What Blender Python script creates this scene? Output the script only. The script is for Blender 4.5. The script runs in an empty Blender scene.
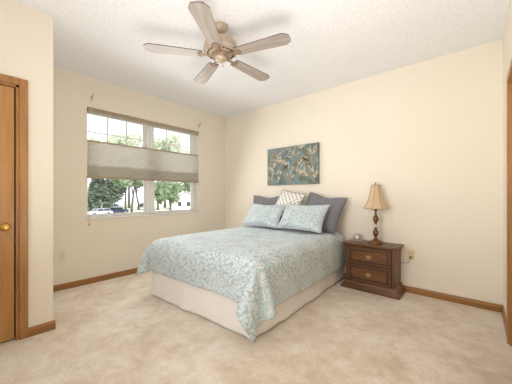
import bpy, bmesh, math, random
from mathutils import Vector, Matrix, noise
sc = bpy.context.scene
COL = sc.collection
PI = math.pi
R = math.radians

# ------------------------------------------------------------------ camera
cam = bpy.data.cameras.new('camera'); cam_o = bpy.data.objects.new('camera', cam); COL.objects.link(cam_o)
cam.sensor_width = 36.0; cam.sensor_fit = 'HORIZONTAL'; cam.lens = 36.0 * 257 / 512
cam.shift_y = 3.0 / 512; cam.clip_start = .02; cam.clip_end = 600
cam_o.location = (3.905, -3.559, 1.176); cam_o.rotation_euler = (R(90), 0, R(40.8))
sc.camera = cam_o
# ------------------------------------------------------------------ world, sun, area lights, exposure
W = bpy.data.worlds.new('world'); sc.world = W; W.use_nodes = True
wb = W.node_tree.nodes['Background']; wb.inputs['Color'].default_value = (.93, .96, 1, 1); wb.inputs['Strength'].default_value = 1.7
def lamp_light(name, kind, loc, rot, energy, color=(1, 1, 1), size=None, size_y=None):
    l = bpy.data.lights.new(name, kind); o = bpy.data.objects.new(name, l); COL.objects.link(o)
    l.energy = energy; l.color = color; o.location = loc; o.rotation_euler = rot
    if kind == 'AREA':
        l.shape = 'RECTANGLE'; l.size = size; l.size_y = size_y
    return o
sun = lamp_light('sun', 'SUN', (30, -10, 40), (R(38), 0, R(110)), 2.8, (1, .95, .86)); sun.data.angle = R(2)
# added fill light, set at the invented window behind the camera
lamp_light('added_rear_fill', 'AREA', (2.75, -4.27, 1.5), (R(90), 0, 0), 13, (1, .985, .97), 1.6, 1.3).data.spread = R(95)
# added upward fill light, standing in for a flash bounced off the ceiling
lamp_light('added_up_fill', 'AREA', (3.3, -2.85, .6), (R(180), 0, 0), 34, (1, .985, .97), 1.45, 1.4)
# daylight entering by the window in view
lamp_light('sky_portal', 'AREA', (.3, -1.55, 1.62), (R(68), 0, R(-90)), 18, (1, .985, .97), 1.7, 1.0)
sc.view_settings.view_transform = 'Standard'; sc.view_settings.look = 'None'
sc.view_settings.exposure = 0.04; sc.view_settings.gamma = 1.0; sc.view_settings.use_curve_mapping = False

# ------------------------------------------------------------------ material helpers
def lin(r, g, b):
    f = lambda c: (c / 255 / 12.92) if c / 255 <= .04045 else ((c / 255 + .055) / 1.055) ** 2.4
    return (f(r), f(g), f(b), 1)
class NT:
    def __init__(s, name):
        s.m = bpy.data.materials.new(name); s.m.use_nodes = True; s.t = s.m.node_tree; s.n = s.t.nodes; s.l = s.t.links
        s.b = s.n['Principled BSDF']; s.out = s.n['Material Output']
    def node(s, typ, **kw):
        n = s.n.new(typ)
        for k, v in kw.items(): setattr(n, k, v)
        return n
    def link(s, a, b): s.l.new(a, b)
    def val(s, sock, v):
        if hasattr(v, 'is_linked') or isinstance(v, bpy.types.NodeSocket): s.link(v, sock)
        else: sock.default_value = v
    def math(s, op, a, b=0.0, clamp=False):
        n = s.node('ShaderNodeMath', operation=op, use_clamp=clamp); s.val(n.inputs[0], a); s.val(n.inputs[1], b); return n.outputs[0]
    def vmath(s, op, a, b=(0, 0, 0)):
        n = s.node('ShaderNodeVectorMath', operation=op); s.val(n.inputs[0], a); s.val(n.inputs[1], b)
        return n.outputs['Value'] if op in ('LENGTH', 'DISTANCE', 'DOT_PRODUCT') else n.outputs[0]
    def coord(s, which='Object', scale=(1, 1, 1), rot=(0, 0, 0)):
        tc = s.node('ShaderNodeTexCoord'); mp = s.node('ShaderNodeMapping'); s.link(tc.outputs[which], mp.inputs[0])
        mp.inputs['Scale'].default_value = scale; mp.inputs['Rotation'].default_value = rot; return mp.outputs[0]
    def noise(s, vec, scale, detail=3, rough=.5, dist=0):
        n = s.node('ShaderNodeTexNoise'); s.link(vec, n.inputs['Vector']); n.inputs['Scale'].default_value = scale
        n.inputs['Detail'].default_value = detail; n.inputs['Roughness'].default_value = rough; n.inputs['Distortion'].default_value = dist; return n
    def ramp(s, fac, stops, interp='LINEAR'):
        n = s.node('ShaderNodeValToRGB'); s.link(fac, n.inputs[0]); n.color_ramp.interpolation = interp
        while len(n.color_ramp.elements) < len(stops): n.color_ramp.elements.new(.5)
        for e, (p, c) in zip(n.color_ramp.elements, stops): e.position = p; e.color = c
        return n.outputs[0]
    def mix(s, fac, a, b, blend='MIX'):
        n = s.node('ShaderNodeMix', data_type='RGBA', blend_type=blend); s.val(n.inputs[0], fac); s.val(n.inputs[6], a); s.val(n.inputs[7], b); return n.outputs[2]
    def bump(s, h, strength, dist=.01):
        n = s.node('ShaderNodeBump'); s.link(h, n.inputs['Height']); n.inputs['Strength'].default_value = strength; n.inputs['Distance'].default_value = dist
        s.link(n.outputs[0], s.b.inputs['Normal']); return n
    def base(s, c, rough=.6, metal=0, spec=.5):
        s.val(s.b.inputs['Base Color'], c); s.b.inputs['Roughness'].default_value = rough; s.b.inputs['Metallic'].default_value = metal
        s.b.inputs['Specular IOR Level'].default_value = spec; return s
def speck(c, amt, k):
    return tuple(min(1, max(0, v * (1 + amt * k))) for v in c[:3]) + (1,)
def plain(name, c, rough=.6, metal=0, spec=.4, scale=30, amt=.06, bump=.05):
    m = NT(name); v = m.coord(); n = m.noise(v, scale, 4)
    m.base(m.ramp(n.outputs[0], [(.3, speck(c, amt, -1)), (.7, speck(c, amt, 1))]), rough, metal, spec)
    if bump: m.bump(n.outputs[0], bump, .004)
    return m.m
def wood(name, dark, light, axis='Z', rough=.4, scale=1.0, spec=.4):
    m = NT(name); st = {'X': (.6, 9, 9), 'Y': (9, .6, 9), 'Z': (9, 9, .6)}[axis]
    v = m.coord('Object', tuple(q * scale for q in st)); n = m.noise(v, 3.2, 6, .62, .8)
    v2 = m.coord('Object', tuple(q * 6 * scale for q in st)); n2 = m.noise(v2, 4, 3, .5)
    c = m.ramp(n.outputs[0], [(.3, dark), (.68, light)])
    c = m.mix(m.math('MULTIPLY', n2.outputs[0], .45), c, dark)
    m.base(c, rough, 0, spec); m.bump(n2.outputs[0], .08, .002); return m.m

M = {}
def wall_paint(name, c):
    m = NT(name); v = m.coord(); n = m.noise(v, 1.2, 2); n2 = m.noise(v, 220, 2)
    m.base(m.ramp(n.outputs[0], [(.3, speck(c, .012, -1)), (.7, speck(c, .012, 1))]), .75, 0, .25); m.bump(n2.outputs[0], .06, .002); return m.m
M['wall'] = wall_paint('cream_wall_paint', lin(239, 230, 214))
# popcorn ceiling
m = NT('popcorn_ceiling'); v = m.coord(); n = m.noise(v, 95, 3, .65); n1 = m.noise(v, 38, 3, .6)
h = m.math('ADD', m.math('MULTIPLY', n.outputs[0], .5), n1.outputs[0])
m.base(m.ramp(h, [(.55, lin(236, 236, 238)), (.85, lin(246, 246, 248))]), .95, 0, .1); m.bump(h, .34, .012); M['ceiling'] = m.m
# carpet with trodden patches
m = NT('beige_carpet'); v = m.coord(); big = m.noise(v, 2.6, 5, .6, .5); mid = m.noise(v, 9, 4, .7, .3); fine = m.noise(v, 85, 4, .75)
h = m.math('ADD', m.math('MULTIPLY', big.outputs[0], .55), m.math('MULTIPLY', mid.outputs[0], .45))
c = m.ramp(h, [(.38, lin(218, 200, 179)), (.5, lin(238, 224, 205)), (.60, lin(250, 242, 228))])
c = m.mix(m.ramp(fine.outputs[0], [(.4, (0, 0, 0, 1)), (.62, (.5, .5, .5, 1))]), c, lin(202, 184, 164))
m.base(c, .95, 0, .1); m.b.inputs['Sheen Weight'].default_value = .2
m.bump(m.math('ADD', fine.outputs[0], m.math('MULTIPLY', mid.outputs[0], .6)), .7, .012); M['carpet'] = m.m
M['oak'] = wood('oak_trim', lin(150, 103, 57), lin(190, 140, 86), 'Z')
M['oak_x'] = wood('oak_baseboard_along_wall', lin(138, 95, 50), lin(176, 128, 74), 'X')
M['oak_y'] = wood('oak_baseboard_across', lin(138, 95, 50), lin(176, 128, 74), 'Y')
M['door'] = wood('oak_door', lin(170, 120, 67), lin(202, 153, 95), 'Z', .38)
M['vinyl'] = plain('white_vinyl', lin(247, 247, 247), .45, 0, .4, 20, .015, 0)
M['white'] = plain('white_paint', lin(238, 234, 224), .5, 0, .4, 20, .015, 0)
M['rail'] = plain('shade_rail', lin(178, 160, 136), .5, 0, .4, 40, .04, 0)
M['brass'] = plain('polished_brass', lin(214, 172, 92), .25, 1, .5, 25, .06, 0)
M['old_brass'] = plain('antique_brass', lin(118, 86, 54), .34, .6, .5, 40, .22, .05)
M['nickel'] = plain('silver_metal', lin(196, 192, 186), .3, .9, .5, 30, .05, 0)
M['dark_metal'] = plain('dark_bronze', lin(92, 76, 60), .4, .7, .5, 30, .1, 0)
M['fan_metal'] = plain('fan_bronze', lin(186, 168, 148), .4, .2, .5, 18, .08, 0)
M['fan_iron'] = plain('fan_bracket', lin(150, 126, 104), .45, .3, .5, 30, .12, 0)
M['fan_slot'] = plain('fan_vent_dark', lin(60, 46, 36), .6, .2, .3, 30, .1, 0)
M['blade'] = wood('whitewashed_blade', lin(146, 134, 124), lin(196, 186, 178), 'X', .3, .9, .5)
M['blade_edge'] = plain('blade_edge', lin(92, 78, 68), .5, 0, .3, 30, .1, 0)
M['walnut'] = wood('walnut_case', lin(76, 48, 30), lin(134, 94, 62), 'X', .36, 1.3)
M['walnut_z'] = wood('walnut_upright', lin(76, 48, 30), lin(128, 88, 58), 'Z', .36, 1.3)
M['walnut_dark'] = wood('walnut_dark_groove', lin(62, 40, 26), lin(92, 62, 40), 'X', .5)
M['pull_brass'] = plain('drawer_pull_brass', lin(186, 150, 96), .35, .45, .5, 40, .1, 0)
M['paint_grey'] = plain('painted_grey', lin(168, 168, 156), .6, 0, .3, 40, .12, .2)
M['walnut_panel'] = wood('walnut_burl_panel', lin(84, 53, 32), lin(134, 92, 58), 'X', .3, .7)
M['almond'] = plain('almond_plastic', lin(226, 208, 166), .4, 0, .4, 40, .02, 0)
M['ivory'] = plain('white_plastic', lin(232, 222, 204), .4, 0, .4, 40, .02, 0)
M['slot'] = plain('socket_slot', lin(60, 50, 40), .6, 0, .2, 40, .05, 0)
M['cord'] = plain('gold_cord', lin(150, 118, 70), .5, 0, .3, 60, .08, 0)
M['rubber'] = plain('black_rubber', lin(34, 34, 36), .7, 0, .3, 40, .1, 0)
M['black'] = plain('black_print', lin(40, 38, 38), .5, 0, .3, 40, .05, 0)
M['dial'] = plain('white_dial', lin(240, 238, 232), .5, 0, .3, 40, .02, 0)
M['mattress'] = plain('mattress_ticking', lin(226, 222, 214), .9, 0, .1, 60, .04, .1)
def cloth(name, c, scale=160, amt=.1, sheen=.2, bump=.25):
    m = NT(name); v = m.coord(); n = m.noise(v, scale, 3, .6); n2 = m.noise(v, 7, 3, .5)
    col = m.ramp(n.outputs[0], [(.3, speck(c, amt, -1)), (.7, speck(c, amt, 1))]); m.base(col, .88, 0, .15)
    m.b.inputs['Sheen Weight'].default_value = sheen; m.bump(m.math('ADD', n.outputs[0], m.math('MULTIPLY', n2.outputs[0], .5)), bump, .006); return m.m
M['skirt'] = cloth('bed_skirt_cotton', lin(242, 238, 234), 120, .02, .1, .12)
M['grey_linen'] = cloth('grey_linen', lin(122, 122, 127), 150, .12)
M['shade_linen'] = cloth('lamp_shade_linen', lin(208, 184, 152), 90, .06, .1, .15)
# pleated blind: lets some light through
m = NT('cellular_fabric'); v = m.coord(); n = m.noise(v, 60, 3)
c = m.ramp(n.outputs[0], [(.3, lin(222, 217, 208)), (.7, lin(230, 226, 218))]); m.base(c, .9, 0, .1)
tr = m.node('ShaderNodeBsdfTranslucent'); m.link(c, tr.inputs[0]); mx = m.node('ShaderNodeMixShader'); mx.inputs[0].default_value = .7
m.link(m.b.outputs[0], mx.inputs[1]); m.link(tr.outputs[0], mx.inputs[2]); m.link(mx.outputs[0], m.out.inputs[0]); M['cell'] = m.m
# window glass
m = NT('window_glass'); t = m.node('ShaderNodeBsdfTransparent'); g = m.node('ShaderNodeBsdfGlossy'); g.inputs['Roughness'].default_value = .02
fr = m.node('ShaderNodeFresnel'); fr.inputs[0].default_value = 1.3; mx = m.node('ShaderNodeMixShader')
m.link(fr.outputs[0], mx.inputs[0]); m.link(t.outputs[0], mx.inputs[1]); m.link(g.outputs[0], mx.inputs[2]); m.link(mx.outputs[0], m.out.inputs[0]); M['glass'] = m.m
m = NT('clear_crystal'); m.base((.95, .93, .88, 1), .08); m.b.inputs['Transmission Weight'].default_value = .6; M['crystal'] = m.m
# paisley cotton: rounded motifs of rings over teal
def paisley(name, scale):
    m = NT(name); uv = m.coord('UV'); nz = m.noise(uv, 9, 2)
    d = m.vmath('SCALE', m.vmath('SUBTRACT', nz.outputs['Color'], (.5, .5, .5))); d.node.inputs['Scale'].default_value = .05
    p = m.vmath('ADD', uv, d)
    vo = m.node('ShaderNodeTexVoronoi', voronoi_dimensions='2D'); m.link(p, vo.inputs['Vector']); vo.inputs['Scale'].default_value = scale
    vo.inputs['Randomness'].default_value = .85
    loc = m.vmath('SUBTRACT', p, vo.outputs['Position']); sx = m.node('ShaderNodeSeparateXYZ'); m.link(loc, sx.inputs[0])
    ang = m.math('ARCTAN2', sx.outputs[1], sx.outputs[0]); rc = m.node('ShaderNodeSeparateColor'); m.link(vo.outputs['Color'], rc.inputs[0])
    a2 = m.math('ADD', ang, m.math('MULTIPLY', rc.outputs[0], 6.28))
    r = m.math('MULTIPLY', m.vmath('LENGTH', loc), scale)
    # teardrop: radius pulled along one side of each cell
    r2 = m.math('MULTIPLY', r, m.math('ADD', 1.0, m.math('MULTIPLY', m.math('COSINE', a2), .38)))
    pet = m.math('MULTIPLY', m.math('SINE', m.math('MULTIPLY', a2, 7)), .045)
    ring = m.math('FRACT', m.math('MULTIPLY', m.math('ADD', r2, pet), 4.3))
    teal, pale, white, brown, deep = lin(164, 193, 204), lin(198, 214, 220), lin(233, 233, 229), lin(166, 157, 146), lin(142, 174, 186)
    c1 = m.ramp(ring, [(0, teal), (.18, pale), (.3, white), (.44, white), (.50, brown), (.56, brown), (.62, white), (.76, pale), (.9, deep), (1, teal)])
    v2 = m.node('ShaderNodeTexVoronoi', voronoi_dimensions='2D', feature='F1'); m.link(p, v2.inputs['Vector']); v2.inputs['Scale'].default_value = scale * 6
    c2 = m.ramp(v2.outputs['Distance'], [(.08, brown), (.16, white), (.3, pale), (.45, teal), (.62, brown)])
    fl = m.noise(uv, scale * .8, 2); mask = m.ramp(fl.outputs[0], [(.46, (0, 0, 0, 1)), (.54, (1, 1, 1, 1))])
    edge = m.math('GREATER_THAN', r2, .62)
    c = m.mix(m.math('MULTIPLY', m.math('MAXIMUM', edge, mask), .75), c1, c2); c = m.mix(.16, c, lin(186, 208, 216))
    m.base(c, .85, 0, .15); m.b.inputs['Sheen Weight'].default_value = .15
    wv = m.noise(uv, 300, 2); m.bump(wv.outputs[0], .12, .003); return m.m
M['paisley'] = paisley('paisley_cotton', 6.0)
M['paisley_small'] = paisley('paisley_sham', 6.5)
# lattice pillow: taupe trellis on white
m = NT('trellis_print'); uv = m.coord('UV', (1, 1, 1), (0, 0, 0)); s_ = m.node('ShaderNodeSeparateXYZ'); m.link(uv, s_.inputs[0])
K = 2 * PI * 6.5
a_ = m.math('SINE', m.math('MULTIPLY', m.math('ADD', s_.outputs[0], s_.outputs[1]), K)); b_ = m.math('SINE', m.math('MULTIPLY', m.math('SUBTRACT', s_.outputs[0], s_.outputs[1]), K))
ln = m.math('MINIMUM', m.math('ABSOLUTE', a_), m.math('ABSOLUTE', b_))
m.base(m.ramp(ln, [(.0, lin(150, 142, 132)), (.2, lin(160, 152, 142)), (.34, lin(240, 238, 234)), (1, lin(244, 242, 238))]), .85, 0, .15); M['trellis'] = m.m
# painting
m = NT('painted_ground'); v = m.coord('Object', (1, 1, 1)); n = m.noise(v, 5, 5, .6, .8); n2 = m.noise(v, 24, 4, .6)
c = m.ramp(n.outputs[0], [(.3, lin(98, 100, 78)), (.42, lin(108, 124, 120)), (.52, lin(130, 148, 150)), (.62, lin(142, 134, 110))])
m.base(m.mix(m.math('MULTIPLY', n2.outputs[0], .35), c, lin(110, 116, 104)), .6, 0, .3); m.bump(n2.outputs[0], .3, .003); M['paint_bg'] = m.m
M['paint_cream'] = plain('painted_cream', lin(196, 186, 164), .6, 0, .3, 40, .12, .2)
M['paint_tan'] = plain('painted_tan', lin(152, 134, 108), .6, 0, .3, 40, .15, .2)
M['paint_olive'] = plain('painted_olive', lin(110, 112, 82), .6, 0, .3, 40, .18, .2)
M['paint_blue'] = plain('painted_blue', lin(150, 170, 174), .6, 0, .3, 40, .1, .2)
M['paint_brown'] = plain('painted_brown', lin(84, 62, 52), .6, 0, .3, 40, .2, .2)
# outdoors
def leafmat(name, a, b):
    m = NT(name); v = m.coord(); n = m.noise(v, .9, 4, .6); c = m.ramp(n.outputs[0], [(.3, a), (.7, b)]); m.base(c, .7, 0, .2)
    tr = m.node('ShaderNodeBsdfTranslucent'); m.link(c, tr.inputs[0]); mx = m.node('ShaderNodeMixShader'); mx.inputs[0].default_value = .3
    m.link(m.b.outputs[0], mx.inputs[1]); m.link(tr.outputs[0], mx.inputs[2]); m.link(mx.outputs[0], m.out.inputs[0]); return m.m
M['leaf'] = leafmat('green_leaves', lin(128, 150, 118), lin(196, 210, 178))
M['leaf_haze_tint'] = leafmat('haze_tinted_leaves', lin(208, 218, 194), lin(236, 240, 222))  # far leaves: haze and sky glare put into the colour
M['needle'] = leafmat('dark_needles', lin(100, 116, 106), lin(160, 172, 156))
M['bark'] = plain('grey_bark', lin(112, 106, 104), .9, 0, .1, 3, .2, .3)
M['grass'] = plain('sunny_grass', lin(216, 220, 198), .9, 0, .1, .25, .16, 0)
M['asphalt'] = plain('pale_asphalt', lin(196, 196, 196), .9, 0, .1, .6, .06, 0)
M['siding'] = plain('white_siding', lin(240, 240, 238), .7, 0, .2, 1, .02, 0)
M['roofing'] = plain('grey_shingles', lin(176, 172, 168), .9, 0, .1, 2, .08, 0)
M['car_white'] = plain('white_car_paint', lin(206, 209, 214), .25, 0, .5, 2, .02, 0)
M['car_silver'] = plain('silver_car_paint', lin(168, 172, 180), .3, .3, .5, 2, .03, 0)
M['car_blue'] = plain('dark_blue_car_paint', lin(70, 80, 104), .3, .2, .5, 2, .03, 0)
M['car_glass'] = plain('car_window', lin(58, 66, 76), .12, 0, .6, 2, .03, 0)

# ------------------------------------------------------------------ mesh helpers
class MB:
    def __init__(s): s.bm = bmesh.new(); s.mi = 0
    def _mark(s, fs):
        for f in fs: f.material_index = s.mi
    def box(s, x0, x1, y0, y1, z0, z1, bev=0, seg=2, mat=None):
        b = bmesh.new(); bmesh.ops.create_cube(b, size=1)
        for v in b.verts: v.co = Vector(((x0 + x1) / 2 + v.co.x * (x1 - x0), (y0 + y1) / 2 + v.co.y * (y1 - y0), (z0 + z1) / 2 + v.co.z * (z1 - z0)))
        if bev: bmesh.ops.bevel(b, geom=list(b.edges), offset=bev, segments=seg, affect='EDGES', profile=.5)
        return s.add(b, mat)
    def add(s, b, mat=None):
        if mat is not None: b.transform(mat)
        mp = {}
        for v in b.verts: mp[v] = s.bm.verts.new(v.co)
        fs = []
        for f in b.faces:
            try: g = s.bm.faces.new([mp[v] for v in f.verts]); g.material_index = s.mi; g.smooth = f.smooth; fs.append(g)
            except ValueError: pass
        b.free(); return s
    def lathe(s, prof, seg=32, cx=0, cy=0, cz=0, mat=None, sx=1, sy=1, ph=0, smooth=True):
        b = bmesh.new(); rings = []
        for r, z in prof:
            if r <= 1e-6: rings.append([b.verts.new((cx, cy, cz + z))])
            else: rings.append([b.verts.new((cx + sx * r * math.cos(ph + 2 * PI * k / seg), cy + sy * r * math.sin(ph + 2 * PI * k / seg), cz + z)) for k in range(seg)])
        for A, B in zip(rings, rings[1:]):
            for k in range(seg):
                k2 = (k + 1) % seg
                if len(A) == 1 and len(B) == 1: continue
                if len(A) == 1: f = b.faces.new((A[0], B[k2], B[k]))
                elif len(B) == 1: f = b.faces.new((A[k], A[k2], B[0]))
                else: f = b.faces.new((A[k], A[k2], B[k2], B[k]))
                f.smooth = smooth
        if len(rings[0]) > 1: b.faces.new(rings[0][::-1])
        if len(rings[-1]) > 1: b.faces.new(rings[-1])
        return s.add(b, mat)
    def tube(s, pts, r, seg=8, cap=True, mat=None):
        pts = [Vector(p) for p in pts]; n = len(pts); rs = r if isinstance(r, (list, tuple)) else [r] * n
        b = bmesh.new(); rings = []; up = None
        for i, p in enumerate(pts):
            t = (pts[min(i + 1, n - 1)] - pts[max(i - 1, 0)]).normalized()
            if up is None:
                up = t.orthogonal().normalized()
            up = (up - t * up.dot(t)); up = up.normalized() if up.length > 1e-6 else t.orthogonal().normalized()
            w = t.cross(up)
            rings.append([b.verts.new(p + (up * math.cos(2 * PI * k / seg) + w * math.sin(2 * PI * k / seg)) * rs[i]) for k in range(seg)])
        for A, B in zip(rings, rings[1:]):
            for k in range(seg):
                f = b.faces.new((A[k], A[(k + 1) % seg], B[(k + 1) % seg], B[k])); f.smooth = True
        if cap: b.faces.new(rings[0][::-1]); b.faces.new(rings[-1])
        return s.add(b, mat)
    def prism(s, poly, d0, d1, axis='Y', bev=0, mat=None):
        # poly in the two other axes (kept in x,y,z order), extruded along axis
        b = bmesh.new()
        def P(a, c, d): return {'X': (d, a, c), 'Y': (a, d, c), 'Z': (a, c, d)}[axis]
        A = [b.verts.new(P(a, c, d0)) for a, c in poly]; B = [b.verts.new(P(a, c, d1)) for a, c in poly]; n = len(poly)
        b.faces.new(A); b.faces.new(B[::-1])
        for k in range(n): b.faces.new((A[k], B[k], B[(k + 1) % n], A[(k + 1) % n]))
        bmesh.ops.recalc_face_normals(b, faces=b.faces)
        if bev: bmesh.ops.bevel(b, geom=list(b.edges), offset=bev, segments=2, affect='EDGES', profile=.5)
        return s.add(b, mat)
    def frustum(s, r0, r1, z0, z1):
        # r = (x0,x1,y0,y1) at z0 and z1
        b = bmesh.new(); q = lambda r, z: [b.verts.new(c) for c in ((r[0], r[2], z), (r[1], r[2], z), (r[1], r[3], z), (r[0], r[3], z))]
        A = q(r0, z0); B = q(r1, z1); b.faces.new(A[::-1]); b.faces.new(B)
        for k in range(4): b.faces.new((A[k], A[(k + 1) % 4], B[(k + 1) % 4], B[k]))
        return s.add(b)
    def build(s, name, mats, parent=None, recalc=True, smooth=None):
        if recalc: bmesh.ops.recalc_face_normals(s.bm, faces=s.bm.faces)
        me = bpy.data.meshes.new(name); s.bm.to_mesh(me); s.bm.free()
        if smooth is not None:
            for p in me.polygons: p.use_smooth = smooth
        for mm in (mats if isinstance(mats, (list, tuple)) else [mats]): me.materials.append(mm)
        o = bpy.data.objects.new(name, me); COL.objects.link(o)
        if parent: o.parent = parent
        return o
def tag(o, label=None, cat=None, group=None, kind=None):
    if label: o['label'] = label
    if cat: o['category'] = cat
    if group: o['group'] = group
    if kind: o['kind'] = kind
    return o
def empty(name, loc=(0, 0, 0), rz=0):
    o = bpy.data.objects.new(name, None); COL.objects.link(o); o.location = loc; o.rotation_euler = (0, 0, rz); o.empty_display_size = .1; return o
def kids(o): return [c for c in list(COL.objects) if c.parent == o]
def copy_tree(o, parent=None):
    c = o.copy(); COL.objects.link(c); c.parent = parent
    for ch in kids(o): copy_tree(ch, c)
    return c
def struct_obj(mb, name, mat, parent=None): return tag(mb.build(name, mat, parent), kind='structure')
def wall_slab(axis, p0, p1, a0, a1, z0, z1, holes):
    """wall between p0 and p1 on its axis, from a0 to a1 along it, with rectangular holes (a0,a1,z0,z1)"""
    mb = MB(); ac = sorted({a0, a1, *[h[0] for h in holes], *[h[1] for h in holes]}); zc = sorted({z0, z1, *[h[2] for h in holes], *[h[3] for h in holes]})
    bm = mb.bm; na, nz = len(ac) - 1, len(zc) - 1
    solid = [[not any(h[0] - 1e-6 <= ac[i] and ac[i + 1] <= h[1] + 1e-6 and h[2] - 1e-6 <= zc[j] and zc[j + 1] <= h[3] + 1e-6 for h in holes) for j in range(nz)] for i in range(na)]
    V = {}
    def vt(p, i, j):
        k = (p, i, j)
        if k not in V: V[k] = bm.verts.new((p, ac[i], zc[j]) if axis == 'X' else (ac[i], p, zc[j]))
        return V[k]
    S = lambda i, j: 0 <= i < na and 0 <= j < nz and solid[i][j]
    for i in range(na):
        for j in range(nz):
            if not solid[i][j]: continue
            for p in (p0, p1): bm.faces.new((vt(p, i, j), vt(p, i + 1, j), vt(p, i + 1, j + 1), vt(p, i, j + 1)))
            for di, dj, e in ((-1, 0, ((i, j), (i, j + 1))), (1, 0, ((i + 1, j), (i + 1, j + 1))), (0, -1, ((i, j), (i + 1, j))), (0, 1, ((i, j + 1), (i + 1, j + 1)))):
                if not S(i + di, j + dj): bm.faces.new((vt(p0, *e[0]), vt(p0, *e[1]), vt(p1, *e[1]), vt(p1, *e[0])))
    return mb
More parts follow.
